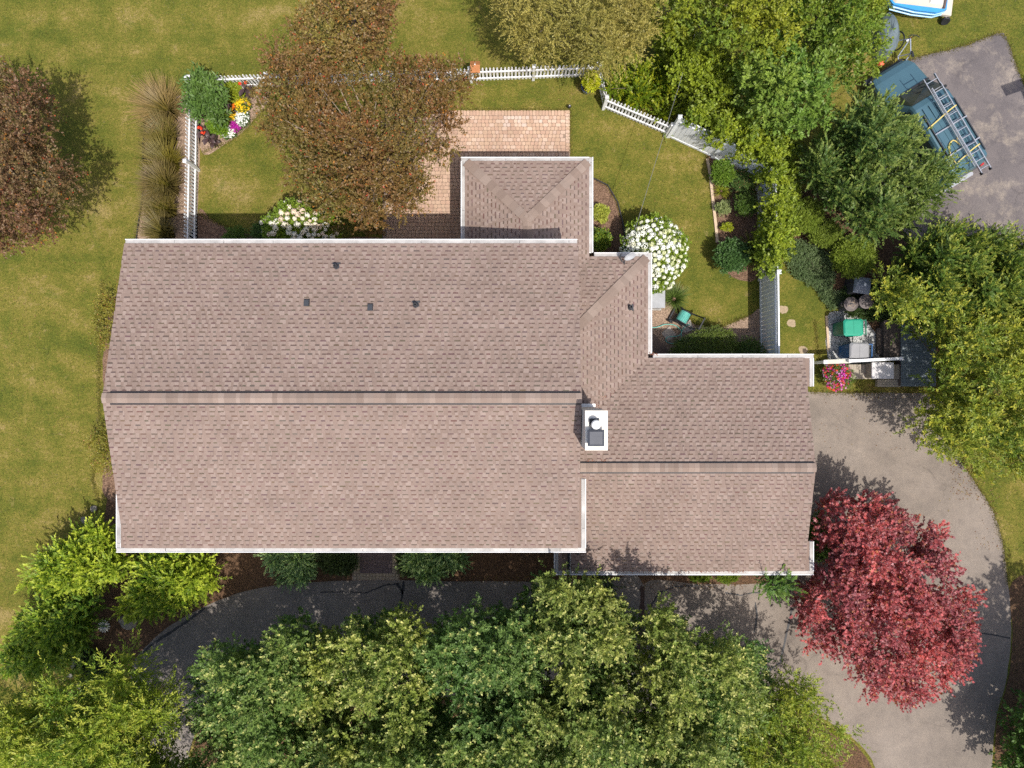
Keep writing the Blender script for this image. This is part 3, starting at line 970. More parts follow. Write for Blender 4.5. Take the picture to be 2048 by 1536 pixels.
def shoots(C, R, cc, st):
    """leafy shoots sprouting from clumps. C (n,3) centres, R (n,) radii, cc (n,3) clump colours, st style dict"""
    m, k = st['m'], st['k']
    n = len(C)
    idx = np.repeat(np.arange(n), m)
    N = len(idx)
    u = RNG.normal(size=(N, 3)); u = unit(u)
    zmin = st.get('zmin', -.25)
    u[:, 2] = np.where(u[:, 2] < zmin, -u[:, 2] * .6, u[:, 2]); u = unit(u)
    r = R[idx]
    base = C[idx] + u * (r * RNG.uniform(st.get('r0', .15), st.get('r1', .6), N))[:, None] * np.array([1, 1, st.get('sq', .75)])
    d = unit(u * st.get('out', 1.) + np.array([0, 0, st.get('up', .5)]) + RNG.normal(size=(N, 3)) * st.get('rnd', .25) + np.array([*st.get('lean', (0, 0)), 0]))
    L = r * st.get('L', .6) * RNG.uniform(.6, 1.25, N)
    t = np.tile(np.linspace(st.get('t0', .12), 1, k), N) + RNG.uniform(-.06, .06, N * k)
    j = np.tile(np.arange(k), N)
    sidx = np.repeat(np.arange(N), k)
    D = d[sidx]
    pos = base[sidx] + D * (L[sidx] * t)[:, None]
    pos[:, 2] -= st.get('droop', 0.) * (t ** 2) * L[sidx]
    sd = unit(np.cross(D, np.array([0, 0, 1.]) + RNG.normal(size=D.shape) * .05)); s2 = np.cross(sd, D)
    if st.get('flat'):
        perp = sd * np.where(j % 2 == 0, 1, -1)[:, None] + s2 * RNG.normal(0, .25, len(j))[:, None]
    else:
        a = j * 2.4 + RNG.uniform(0, 6.28, N)[sidx]
        perp = sd * np.cos(a)[:, None] + s2 * np.sin(a)[:, None]
    al = st.get('alpha', .8) * (1.15 - .5 * t)
    ax = unit(D * np.cos(al)[:, None] + unit(perp) * np.sin(al)[:, None] + RNG.normal(size=D.shape) * st.get('ax_rnd', .15))
    nr = np.array([0, 0, 1.]) * st.get('n_up', 1.5) + RNG.normal(size=D.shape) * st.get('n_rnd', .5) + u[idx if False else sidx] * .3
    nr = unit(nr - ax * np.sum(nr * ax, 1, keepdims=True))
    ln = st['len'] * RNG.uniform(.55, 1.4, len(t)) * (1 - .35 * st.get('taper', 1.) * (t - .4))
    wd = st['wid'] * RNG.uniform(.8, 1.2, len(t))
    c = cc[idx][sidx] * RNG.uniform(1 - .6 * st.get('cv', .22), 1 + .6 * st.get('cv', .22), (len(t), 1))
    shc = RNG.uniform(.82, 1.2, (N, 1))[sidx]
    c = c * shc
    if 'tip' in st:
        f = np.clip((t - st.get('tip0', .55)) / .40, 0, 1)[:, None] * st.get('tipf', .7) * (RNG.uniform(0, 1, (N, 1))[sidx] < st.get('tipp', .7))
        c = c * (1 - f) + np.array(st['tip']) * f
    c = c * LEAF_GAIN
    for colr, p in st.get('accent', ()):
        mk = RNG.uniform(size=len(t)) < p
        c[mk] = np.array(colr) * RNG.uniform(.7, 1.2, (mk.sum(), 1))
    return leaves_from(pos, ax, nr, ln, wd, c, st.get('lobes'), st.get('fold', .12))


def join(parts):
    V, Fq, C = [], [], []; b = 0
    for v, f, c in parts:
        V.append(v); Fq.append(f + b); C.append(c); b += len(v)
    return np.concatenate(V), np.concatenate(Fq), np.concatenate(C)


def crown(pts, z_edge, z_top, st, holes=()):
    """clumps filling the crown whose outline is pts (photograph pixels) -> mesh arrays, clump centres"""
    zm = (z_edge + z_top) / 2
    s = (H - zm) / F
    R0 = st['R']
    full = pts
    if st.get('rag', .45):
        pts = [tuple(p) for p in smooth_poly(pts, 3)]
        c_ = np.mean(pts, 0)
        k_ = st.get('rag', .45) * R0 / s
        pts = [tuple(np.array(p) + unit(np.array(p) - c_) * RNG.normal(0, k_)) for p in pts]
    q = darts(pts, st.get('sp', .8) * R0 / s, st.get('inset', .75) * R0 / s)
    for hx, hy, hr in holes:
        q = q[np.hypot(q[:, 0] - hx, q[:, 1] - hy) > hr]
    for _ in range(st.get('gaps', 0)):
        if len(q) > 20:
            h_ = q[RNG.integers(len(q))]; q = q[np.hypot(q[:, 0] - h_[0], q[:, 1] - h_[1]) > RNG.uniform(.5, 1.1) * R0 / s]
    d = poly_dist(q, full)
    dn = np.clip(d / max(d.max(), 1e-6), 0, 1) ** st.get('pw', 1.)
    z = z_edge + (z_top - z_edge) * np.sqrt(np.clip(1 - (1 - dn) ** 2, 0, 1))
    if st.get('lobe'):
        lb = darts(pts, st['lobe'] / s, .3 * st['lobe'] / s)
        dd = np.min(np.hypot(q[:, None, 0] - lb[None, :, 0], q[:, None, 1] - lb[None, :, 1]), 1) * s / st['lobe']
        z = z - st.get('lobed', .8) * np.clip(dd * 1.5, 0, 1.2) ** 2
    z = z + RNG.normal(0, .22 * R0, len(z))
    C = np.stack([(q[:, 0] - 1024) * (H - z) / F, (768 - q[:, 1]) * (H - z) / F, z], 1)
    R = R0 * RNG.uniform(.75, 1.25, len(q))
    A, B = np.array(st['c0']), np.array(st['c1'])
    f = RNG.uniform(0, 1, (len(q), 1)) ** st.get('cpow', 1.)
    # neighbouring clumps share a branch and so a hue
    ph = np.sin(C[:, :1] * 1.7 + C[:, 1:2] * .9 + RNG.uniform(0, 6)) * .5 + .5
    f = np.clip(.6 * f + .4 * ph, 0, 1)
    if st.get('lobe') and st.get('lobe_light'):
        # lobe tops painted paler and the dips darker, standing in for sunlight
        f = np.clip(.45 * f + st['lobe_light'] * (1 - 1.5 * dd)[:, None], 0, 1)
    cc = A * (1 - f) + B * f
    parts = [shoots(C, R, cc, st)]
    # inner leaves lower down in the crown
    inner = dict(st); inner.update(m=max(2, int(st['m'] * st.get('inner', .35))), zmin=-.9, tipf=0)
    Ci = C.copy(); dz = st.get('inner_dz', .9) * R0 + .25 * (C[:, 2] - z_edge * .6).clip(0)
    Ci[:, 2] = np.maximum(Ci[:, 2] - dz, .12)
    ctr = Ci[:, :2].mean(0)
    Ci[:, :2] += (ctr - Ci[:, :2]) * .06
    parts.append(shoots(Ci, R * 1.1, cc * np.array([.95, .95, .95]), inner))
    return join(parts), C


def limbs(b, base, C, trunk_r, n, fork, rise=.05):
    """tapered trunk and limbs reaching to n of the clumps"""
    base = Vector(base)
    top = Vector((base.x, base.y, fork))
    b.tube([base + Vector((0, 0, -.05)), base + Vector((.02, 0, fork * .15)), base + Vector((.03, .04, fork * .6)), top], [trunk_r * 1.5, trunk_r * 1.05, trunk_r * .9, trunk_r * .8], 9)
    ids = RNG.choice(len(C), min(n, len(C)), replace=False)
    for i in ids:
        e = Vector(C[i]); mid = top.lerp(e, .5) + Vector((random.uniform(-.2, .2), random.uniform(-.2, .2), random.uniform(.0, .25)))
        st_ = Vector((base.x, base.y, fork * random.uniform(.75, 1.0)))
        pts = [st_, st_.lerp(mid, .55) + Vector((0, 0, .08)), mid, mid.lerp(e, .5), e + Vector((0, 0, rise))]
        r0 = trunk_r * random.uniform(.35, .55)
        b.tube(pts, [r0, r0 * .75, r0 * .5, r0 * .3, r0 * .14], 6, caps=False)


def tree(name, label, cat, pts, z_edge, z_top, st, trunk_r=.12, nl=14, group=None, holes=(), fork=None, bark=None, base=None, mat=None):
    (V, Fq, C), cl = crown(pts, z_edge, z_top, st, holes)
    c = cl.mean(0)
    base = base or (c[0], c[1])
    root = thing(name, label, cat, (base[0], base[1], 0), group)
    V = V - np.array([base[0], base[1], 0])
    b = MB(); limbs(b, (0, 0, 0), cl - np.array([base[0], base[1], 0]), trunk_r, nl, fork if fork else max(.25, z_edge * .55), st.get('rise', .05))
    b.build('trunk', bark or M_bark, root, smooth=True)
    link('crown', mesh_np('crown', V, Fq, mat or M_leaf, C), root)
    return root


def oval(cx, cy, rx, ry, n=14, rot=0.0, jit=.06):
    out = []
    for k in range(n):
        a = 2 * math.pi * k / n; f = 1 + random.uniform(-jit, jit)
        x, y = rx * f * math.cos(a), ry * f * math.sin(a)
        out.append((cx + x * math.cos(rot) - y * math.sin(rot), cy + x * math.sin(rot) + y * math.cos(rot)))
    return out


# leaf styles
MAPLE = [(-1.35, .55), (-.68, .82), (0, 1.0), (.68, .82), (1.35, .55)]
CRAB = dict(R=.30, rise=.22, gaps=12, sp=.78, m=15, k=8, t0=.3, L=1.2, len=.088, wid=.052, c0=(.138, .064, .024), c1=(.118, .104, .024), cv=.40, out=1, up=.35, rnd=.4, n_rnd=.6, alpha=.85, lobe=.80, lobed=1.15, inner=.6, inset=.45,
            accent=(((.38, .07, .03), .014), ((.42, .18, .03), .02), ((.30, .20, .12), .03)))
OLIVE = dict(R=.36, sp=.66, m=15, k=14, L=1.25, len=.085, wid=.032, c0=(.16, .15, .034), c1=(.26, .215, .055), cv=.25, out=1, up=.3, droop=.5, rnd=.3, n_rnd=.5, alpha=.6, gaps=5, lobe=.95, lobed=1.4, inner=.45, inset=.55)
BROAD = dict(R=.36, sp=.68, m=14, k=9, t0=.3, L=1.05, len=.125, wid=.075, c0=(.070, .140, .020), c1=(.180, .225, .024), cv=.28, up=.5, rnd=.35, n_rnd=.5, alpha=.85, gaps=5, lobe=.95, lobed=1.4, inner=.45, inset=.55)
VINE = dict(R=.26, sp=.60, m=12, k=8, L=.9, len=.095, wid=.075, gaps=3, c0=(.080, .128, .014), c1=(.205, .240, .018), cv=.34, up=.6, rnd=.4, n_rnd=.5, alpha=1., lobe=.7, lobed=.9, inner=.45, inset=.4)
SHOOT = dict(R=.34, sp=.66, m=16, k=12, t0=.42, L=1.5, len=.115, wid=.052, gaps=6, c0=(.045, .108, .024), c1=(.175, .220, .044), lobe_light=.8, cv=.22, up=1.1, out=1.0, rnd=.2, n_rnd=.45, alpha=1.05, lobe=1.05, lobed=2.1, inner=.8, inset=.55,
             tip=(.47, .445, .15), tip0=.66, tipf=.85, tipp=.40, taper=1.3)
RED = dict(R=.32, sp=.64, m=13, k=7, L=1.0, len=.088, wid=.034, gaps=14, c0=(.175, .050, .062), c1=(.40, .088, .084), cv=.30, up=.5, rnd=.3, n_rnd=.45, alpha=.85, lobe=.75, lobed=1.25, inner=.4, inset=.45, lobes=MAPLE,
           accent=(((.46, .17, .08), .06), ((.44, .19, .20), .16)))
JUNI = dict(R=.30, sp=.68, m=11, k=16, L=1.6, len=.11, wid=.042, c0=(.040, .084, .020), c1=(.092, .130, .026), cv=.20, up=.6, rnd=.25, n_rnd=.35, alpha=.5, flat=True, lobe=.75, lobed=1.1, inner=.7, inset=1.0, rag=.3,
            tip=(.17, .205, .045), tip0=.45, tipf=.85, tipp=.75, taper=1.5)
GOLDC = dict(JUNI, R=.28, m=12, k=16, L=1.5, len=.11, wid=.042, c0=(.08, .15, .012), c1=(.20, .25, .018), tip=(.38, .42, .045), up=.3, droop=.2, lobe=.7, lobed=.5)
DWARF = dict(rag=.1, R=.13, sp=.55, m=20, k=7, L=.6, len=.05, wid=.02, c0=(.125, .175, .022), c1=(.19, .225, .032), cv=.2, up=.5, rnd=.25, n_rnd=.5, alpha=.6, inner=.3, inset=.6, pw=.75, flat=True)
BOX = dict(rag=.3, R=.16, sp=.55, m=16, k=7, L=.7, len=.05, wid=.034, c0=(.052, .105, .018), c1=(.095, .155, .026), cv=.28, up=.6, rnd=.35, n_rnd=.5, alpha=.9, inner=.3, inset=.55, pw=.8)
WILLOW = dict(rise=.3, R=.36, sp=.62, m=12, k=18, L=1.9, len=.13, wid=.034, c0=(.085, .15, .016), c1=(.20, .24, .024), cv=.25, up=.45, out=1.1, rnd=.25, n_rnd=.5, alpha=.7, lobe=1.0, lobed=1.0, inner=.6, inset=.6,
              tip=(.34, .33, .05), tip0=.5, tipf=.7, tipp=.7, lean=(.25, .3))

# ------------------------------------------------------------------ trees
tree('crabapple_tree', 'large bronze crabapple tree overhanging the patio and fence', 'tree',
     [(500, 205), (525, 150), (600, 128), (680, 140), (760, 118), (840, 122), (905, 120), (948, 160), (905, 205), (930, 240), (918, 300), (865, 320), (855, 385), (832, 420), (790, 452), (730, 474), (690, 458), (650, 440), (612, 400), (588, 385), (556, 345), (575, 300), (530, 275), (505, 240)],
     3.0, 5.2, CRAB, .15, 46, holes=((690, 205, 26), (545, 215, 12)), group='bronze crabapple trees', bark=simple('pale_bark', (.27, .21, .16), .9, .2, 9))
tree('crabapple_tree', 'bronze and olive crabapple tree cut by the top frame edge', 'tree',
     [(520, 120), (540, 78), (575, 50), (622, 10), (650, -70), (790, -70), (795, 20), (778, 90), (745, 122), (640, 138), (560, 140)], 2.9, 5.0, dict(CRAB, c0=(.155, .078, .034), c1=(.155, .13, .028), gaps=7), .14, 16, group='bronze crabapple trees')
tree('crabapple_tree', 'bronze crabapple tree alone on the left lawn', 'tree',
     [(-120, 150), (0, 135), (55, 145), (95, 180), (92, 235), (80, 290), (130, 318), (150, 370), (105, 435), (40, 485), (-120, 490)], 3.2, 5.0, dict(CRAB, c0=(.135, .060, .036), c1=(.115, .088, .034), gaps=12), .14, 20, group='bronze crabapple trees', base=tuple((P(-10, 310, 4) + Vector((-.9, .2, 0))).xy))
tree('olive_tree', 'drooping olive green tree behind the rear picket fence', 'tree',
     [(985, -80), (980, -10), (1000, 40), (1040, 98), (1075, 122), (1120, 105), (1165, 130), (1225, 138), (1265, 112), (1300, 75), (1330, 20), (1330, -80)], 3.0, 5.6, OLIVE, .16, 14, base=tuple((P(1150, 20, 4.5) + Vector((0, 1.2, 0))).xy))
tree('shade_tree', 'yellow green leafy tree at the top edge beside the olive tree', 'tree',
     [(1290, -80), (1300, 40), (1330, 75), (1390, 70), (1440, 95), (1500, 120), (1570, 120), (1600, 60), (1590, -80)], 3.0, 5.0, dict(BROAD, c0=(.09, .14, .016), c1=(.22, .225, .018), len=.11, wid=.065), .16, 12, group='shade trees along the rear')
tree('shade_tree', 'deep green leafy tree between the hemlock and the vines', 'tree',
     [(1465, 130), (1520, 95), (1580, 85), (1640, 100), (1690, 120), (1700, 160), (1680, 200), (1660, 255), (1605, 270), (1545, 245), (1480, 215)], 2.8, 4.6, dict(BROAD, c0=(.075, .145, .022), c1=(.165, .215, .034), len=.14, wid=.07), .14, 10, group='shade trees along the rear')
tree('shade_tree', 'mid green leafy tree overhanging the tarp and boat', 'tree',
     [(1570, -80), (1810, -80), (1800, 0), (1778, 40), (1762, 80), (1768, 120), (1735, 165), (1690, 140), (1625, 105), (1585, 70)], 2.8, 4.6, dict(BROAD, c0=(.062, .12, .014), c1=(.17, .20, .018), len=.105, wid=.058), .14, 10, group='shade trees along the rear')
tree('vine_thicket', 'chartreuse vine sprawling over the white privacy fence', 'vine',
     [(1300, 75), (1370, 65), (1420, 85), (1465, 130), (1480, 210), (1550, 245), (1600, 275), (1585, 330), (1590, 400), (1585, 470), (1560, 550), (1522, 545), (1512, 490), (1530, 400), (1510, 345), (1440, 304), (1395, 266), (1362, 238), (1360, 195), (1335, 130)], 1.6, 2.7, VINE, .05, 0, fork=.3)
tree('spreading_juniper', 'ferny green spreading juniper behind the angled picket fence', 'shrub',
     [(1205, 150), (1235, 132), (1290, 128), (1345, 110), (1372, 170), (1352, 235), (1330, 252), (1285, 228), (1232, 198), (1212, 185)], .5, 1.1, dict(JUNI, R=.28, c0=(.055, .11, .007), c1=(.12, .16, .008), tip=(.24, .25, .012), L=1.9), .06, 8)
tree('hemlock_tree', 'feathery dark green hemlock beside the van', 'tree',
     [(1668, 260), (1685, 205), (1712, 175), (1742, 186), (1782, 208), (1818, 224), (1838, 258), (1845, 300), (1820, 340), (1760, 340), (1700, 320)], 1.8, 4.4, JUNI, .13, 10, group='feathery conifers beside the parking pad')
tree('hemlock_tree', 'wide feathery conifer reaching under the van rear', 'tree',
     [(1610, 290), (1660, 260), (1720, 300), (1790, 320), (1850, 312), (1882, 305), (1905, 335), (1895, 392), (1868, 432), (1810, 470), (1760, 485), (1715, 470), (1680, 430), (1640, 390), (1605, 345)], 1.4, 3.6, dict(JUNI, c0=(.042, .084, .018), c1=(.10, .135, .026)), .13, 12, group='feathery conifers beside the parking pad')
tree('cedar_tree', 'dark green cedar at the right edge below the parking pad', 'tree',
     [(1800, 510), (1840, 470), (1895, 440), (1950, 455), (1985, 445), (2040, 480), (2160, 490), (2160, 640), (2000, 660), (1880, 640), (1790, 600)], 1.2, 3.4, dict(JUNI, m=15, c0=(.052, .098, .016), c1=(.10, .142, .022), tip=(.22, .235, .035)), .15, 12)
tree('locust_tree', 'yellow green feathery tree hanging over the deck', 'tree',
     [(1748, 565), (1790, 535), (1850, 545), (1930, 600), (2010, 640), (2160, 640), (2160, 960), (2050, 960), (1985, 945), (1930, 932), (1880, 912), (1828, 885), (1840, 830), (1870, 770), (1880, 690), (1850, 668), (1795, 648), (1765, 610)], 2.0, 4.4, dict(BROAD, len=.12, wid=.044, k=13, L=1.3, c0=(.08, .13, .018), c1=(.20, .215, .022), tip=(.38, .34, .04), tipf=.7, tipp=.5), .14, 16)
tree('red_maple', 'red japanese maple at the corner of the drive', 'tree',
     [(1652, 1000), (1680, 982), (1722, 985), (1785, 1010), (1830, 1050), (1880, 1040), (1902, 1050), (1890, 1090), (1912, 1125), (1925, 1170), (1978, 1195), (1948, 1220), (1950, 1300), (1930, 1350), (1890, 1375), (1830, 1412), (1775, 1400), (1745, 1412), (1722, 1370), (1700, 1330), (1640, 1300), (1600, 1290), (1612, 1250), (1590, 1210), (1610, 1160), (1640, 1130), (1640, 1060)], 2.0, 3.9, RED, .13, 18, base=tuple(P(1770, 1215, 3.2).xy))
ROW = [('dense hedge tree nearest the drive bend, pale shoot tips', [(378, 1340), (430, 1290), (500, 1285), (560, 1245), (600, 1228), (640, 1260), (650, 1340), (620, 1420), (600, 1640), (380, 1640), (395, 1560), (415, 1480), (395, 1420)]),
       ('hedge tree with bright yellow shoots below the front walk', [(610, 1330), (650, 1255), (690, 1262), (700, 1218), (750, 1245), (800, 1210), (850, 1240), (880, 1330), (880, 1480), (800, 1560), (660, 1560), (600, 1440)]),
       ('hedge tree with broad dark gaps below the main eave', [(840, 1300), (860, 1240), (905, 1222), (945, 1205), (1000, 1195), (1050, 1190), (1095, 1250), (1100, 1400), (1040, 1520), (880, 1530), (840, 1400)]),
       ('tallest hedge tree touching the garage gutter', [(1050, 1240), (1062, 1165), (1092, 1138), (1140, 1148), (1200, 1178), (1262, 1230), (1285, 1330), (1270, 1450), (1180, 1500), (1090, 1470), (1060, 1340)]),
       ('hedge tree beside the drain channel with ragged yellow tips', [(1290, 1300), (1300, 1205), (1350, 1225), (1430, 1280), (1500, 1265), (1535, 1280), (1528, 1360), (1510, 1450), (1400, 1520), (1290, 1500), (1270, 1400)]),
       ('hedge tree added beyond the bottom edge to shade the drive', [(255, 1590), (330, 1548), (420, 1548), (480, 1600), (460, 1740), (265, 1740)]),  # unseen tree, added so the front drive bend falls in shade
       ('hedge tree at the bottom edge below the front walk', [(580, 1500), (680, 1450), (800, 1470), (900, 1430), (960, 1500), (960, 1640), (590, 1640)]),
       ('hedge tree at the bottom edge below the garage', [(930, 1470), (1000, 1400), (1120, 1380), (1230, 1390), (1330, 1430), (1480, 1440), (1500, 1640), (940, 1640)])]
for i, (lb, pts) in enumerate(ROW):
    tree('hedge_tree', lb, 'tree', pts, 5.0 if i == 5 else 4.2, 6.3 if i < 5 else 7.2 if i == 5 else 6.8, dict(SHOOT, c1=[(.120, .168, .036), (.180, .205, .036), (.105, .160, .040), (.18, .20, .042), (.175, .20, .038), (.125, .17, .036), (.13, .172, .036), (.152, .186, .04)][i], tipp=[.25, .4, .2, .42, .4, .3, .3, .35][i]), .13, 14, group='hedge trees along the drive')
tree('yellow_shrub_tree', 'feathery yellow green shrub tree at the bottom edge below the red maple', 'tree',
     [(1450, 1430), (1500, 1395), (1560, 1350), (1610, 1345), (1650, 1395), (1645, 1440), (1720, 1440), (1695, 1490), (1650, 1500), (1690, 1560), (1700, 1640), (1480, 1640)], 2.6, 4.2, dict(BROAD, len=.12, wid=.036, k=14, L=1.5, c0=(.08, .135, .014), c1=(.18, .21, .02), tip=(.30, .30, .04), tipf=.6), .1, 12)
tree('weeping_birch', 'loose yellow green birch with slender branches at the bottom left', 'tree',
     [(-80, 1440), (20, 1400), (75, 1420), (95, 1335), (135, 1330), (170, 1400), (205, 1325), (270, 1320), (285, 1375), (350, 1405), (355, 1455), (270, 1480), (330, 1520), (380, 1640), (-80, 1640)], 3.4, 6.6, WILLOW, .12, 26, bark=simple('birch_bark', (.42, .33, .24), .8, .15, 9))
tree('gold_cypress', 'chartreuse thread cypress at the front house corner', 'shrub',
     [(42, 1165), (70, 1120), (100, 1085), (150, 1050), (205, 1030), (228, 1075), (262, 1108), (272, 1138), (215, 1180), (160, 1195), (95, 1192)], .8, 2.0, GOLDC, .08, 10, group='chartreuse thread cypresses')
tree('gold_cypress', 'bright chartreuse cypress below the main front gutter', 'shrub',
     [(236, 1215), (262, 1150), (285, 1106), (340, 1100), (420, 1104), (446, 1165), (400, 1205), (358, 1228), (300, 1238), (250, 1232)], .7, 1.8, GOLDC, .08, 10, group='chartreuse thread cypresses')
tree('gold_cypress', 'greener shaded cypress beside the daisy ornament', 'shrub',
     [(10, 1295), (50, 1215), (115, 1178), (190, 1188), (186, 1240), (172, 1295), (115, 1345), (35, 1360), (-10, 1340)], .8, 2.1, dict(GOLDC, c0=(.07, .14, .016), c1=(.14, .21, .02), tip=(.28, .33, .035)), .08, 10, group='chartreuse thread cypresses')
BLUE = dict(JUNI, R=.22, m=16, len=.08, c0=(.10, .18, .08), c1=(.16, .25, .10), tip=(.38, .48, .19), L=1.7, up=.15)
tree('blue_juniper', 'blue green juniper left of the front walk', 'shrub', [(520, 1100), (645, 1100), (638, 1140), (602, 1168), (580, 1162), (552, 1142)], .4, .9, BLUE, .05, 6, group='junipers by the front walk')
tree('blue_juniper', 'arching bluish juniper right of the front walk', 'shrub', [(795, 1122), (825, 1100), (938, 1096), (930, 1128), (892, 1150), (862, 1168), (830, 1152), (808, 1142)], .4, 1.0, dict(BLUE, c1=(.17, .26, .08)), .05, 6, group='junipers by the front walk')
tree('boxwood', 'low dark boxwood against the left side of the front walk', 'shrub', [(636, 1095), (706, 1095), (704, 1142), (660, 1150), (640, 1135)], .3, .55, dict(BOX, c0=(.025, .045, .012), c1=(.05, .075, .02)), .04, 4, group='boxwoods by the front walk')
tree('boxwood', 'small dark boxwood tucked beside the arching juniper', 'shrub', [(797, 1095), (832, 1095), (826, 1145), (800, 1146)], .3, .5, dict(BOX, c0=(.025, .045, .012), c1=(.05, .075, .02)), .04, 3, group='boxwoods by the front walk')
tree('evergreen_shrub', 'small green evergreen over the garage gutter corner', 'shrub', [(1516, 1158), (1545, 1140), (1592, 1148), (1600, 1168), (1588, 1190), (1578, 1228), (1556, 1202), (1535, 1200)], 1.5, 2.9, dict(JUNI, c0=(.035, .085, .014), c1=(.065, .12, .02), tip=(.13, .19, .035), up=.2), .06, 6)
tree('evergreen_shrub', 'dark evergreen between the tall hedge tree and garage gutter', 'shrub', [(1150, 1150), (1215, 1150), (1232, 1185), (1210, 1215), (1160, 1205)], 1.2, 2.2, dict(JUNI, c0=(.025, .05, .014), c1=(.04, .07, .018), tip=(.06, .10, .03)), .06, 5)
tree('evergreen_shrub', 'dark shrub in the gap between maple and garage', 'shrub', [(1612, 1050), (1650, 1020), (1665, 1080), (1650, 1120), (1615, 1115)], .4, 1.0, dict(BOX, R=.2), .05, 5)
for lb, cx, cy, rx, ry, z, c1 in (('clipped conifer mound beside the vine, westmost of the three', 1613, 430, 36, 34, 1.05, (0.174, 0.210, 0.029)), ('smaller darker clipped conifer mound between its two neighbours', 1652, 466, 34, 30, .85, (0.131, 0.167, 0.026)),
                                  ('largest clipped conifer mound above the bins', 1708, 512, 48, 42, 1.15, (0.181, 0.217, 0.029)), ('clipped conifer half buried in the chartreuse vine', 1572, 392, 30, 28, 1.0, (0.174, 0.203, 0.029))):
    tree('dwarf_conifer', lb, 'shrub', oval(cx, cy, rx, ry, 12), z * .35, z, dict(DWARF, c1=c1), .05, 4, group='clipped dwarf conifers')
tree('garden_tree', 'green shrub at the far lower right frame edge', 'tree', [(2010, 1450), (2035, 1410), (2150, 1380), (2250, 1500), (2200, 1640), (2040, 1600), (2015, 1500)], 1.5, 3.6, dict(BROAD, c0=(.045, .10, .02), c1=(.09, .155, .03)), .12, 10)
tree('shade_tree', 'leafy tree beyond the right frame edge shading the drive', 'tree', oval(2425, 1590, 190, 250, 16), 4.0, 6.5, dict(BROAD, R=.6, m=16, len=.16, wid=.1), .18, 12, group='shade trees along the rear')
YEL = dict(BROAD, R=.22, m=16, k=6, len=.06, wid=.035, c0=(.12, .125, .02), c1=(.24, .20, .03), accent=(((.35, .16, .06), .06),), lobe=0)
tree('spirea_shrub', 'yellowish shrub peeking out beside the left gable, rear half', 'shrub', [(190, 610), (215, 580), (245, 560), (262, 600), (255, 690), (205, 695), (190, 660)], .4, .9, YEL, .03, 5, group='yellow shrubs at the left gable')
tree('spirea_shrub', 'yellowish shrub peeking out beside the left gable, front half', 'shrub', [(172, 880), (195, 860), (245, 850), (250, 940), (215, 945), (185, 920)], .4, .9, YEL, .03, 5, group='yellow shrubs at the left gable')
tree('yew_shrub', 'spreading yew under the connector corner', 'shrub', [(1340, 690), (1370, 672), (1410, 655), (1450, 655), (1475, 680), (1480, 730), (1345, 730)], .5, .9, dict(BOX, c0=(.05, .085, .018), c1=(.11, .14, .022), len=.05, wid=.018), .04, 5, group='yews behind the garage')
tree('yew_shrub', 'round yew against the privacy fence', 'shrub', [(1470, 690), (1490, 676), (1515, 680), (1535, 700), (1530, 735), (1472, 735)], .5, .9, dict(BOX, c0=(.05, .09, .018), c1=(.08, .12, .02), len=.05, wid=.018), .04, 4, group='yews behind the garage')
tree('round_shrub', 'small round green shrub under the rear gutter by the picket fence', 'shrub', oval(472, 474, 26, 22), .3, .7, BOX, .03, 3, group='rear wall shrubs')
tree('round_shrub', 'upright dark shrub between the small ball and the pink hydrangea', 'shrub', oval(520, 466, 20, 22), .3, .85, dict(BOX, c1=(.06, .11, .03)), .03, 3, group='rear wall shrubs')
tree('round_shrub', 'dark clipped shrub against the privacy fence in the garden bed', 'shrub', oval(1491, 409, 25, 23), .35, .9, dict(BOX, c0=(.045, .085, .014), c1=(.085, .13, .02)), .03, 4)
tree('perennial', 'leafy green perennial at the top of the fence bed', 'plant', oval(1445, 346, 24, 24), .3, .7, dict(BOX, R=.15, len=.085, wid=.045, c0=(.06, .12, .014), c1=(.11, .17, .02)), .02, 3)
tree('perennial', 'rusty flowered perennial beside the dark clipped shrub', 'plant', oval(1487, 364, 26, 24), .3, .7, dict(BOX, R=.15, len=.07, wid=.02, c0=(.055, .10, .025), c1=(.09, .14, .03), accent=(((.42, .14, .10), .05),)), .02, 3)
tree('round_shrub', 'broad glossy shrub at the lower end of the fence bed', 'shrub', oval(1464, 512, 34, 34), .4, 1.0, dict(BOX, R=.17, len=.065, wid=.045, c0=(.035, .08, .022), c1=(.06, .115, .03)), .03, 5)
tree('hosta', 'pale variegated mound in the middle of the fence bed', 'plant', oval(1446, 416, 16, 13), .12, .35, dict(BOX, R=.12, len=.06, wid=.03, c0=(.15, .19, .07), c1=(.24, .26, .11)), .015, 2)
tree('perennial', 'tiny bright yellow green plant in the fence bed', 'plant', oval(1453, 454, 13, 8), .1, .25, dict(BOX, R=.09, m=8, len=.06, wid=.035, c0=(.20, .24, .015), c1=(.30, .30, .02)), .015, 2)
tree('hosta', 'lime hosta beside the extension gutter, upper one', 'plant', oval(1202, 426, 15, 16), .1, .4, dict(BOX, R=.12, len=.09, wid=.05, c0=(.19, .22, .03), c1=(.30, .31, .06)), .015, 2)
tree('round_shrub', 'green shrub beside the extension gutter below the lime hosta', 'shrub', oval(1203, 480, 20, 24), .3, .7, dict(BOX, len=.06, wid=.035, c0=(.06, .12, .014), c1=(.12, .18, .02), tip=(.3, .3, .03), tipf=.5), .02, 3)
tree('ground_cover', 'blue green pachysandra patch beside the conifer mounds', 'ground cover', [(1585, 480), (1620, 490), (1650, 510), (1670, 545), (1665, 580), (1690, 600), (1660, 615), (1630, 580), (1590, 555), (1570, 520)], .06, .18, dict(BOX, R=.14, sp=.7, m=18, len=.05, wid=.026, c0=(.075, .115, .045), c1=(.13, .17, .075), inset=.3), .01, 3)
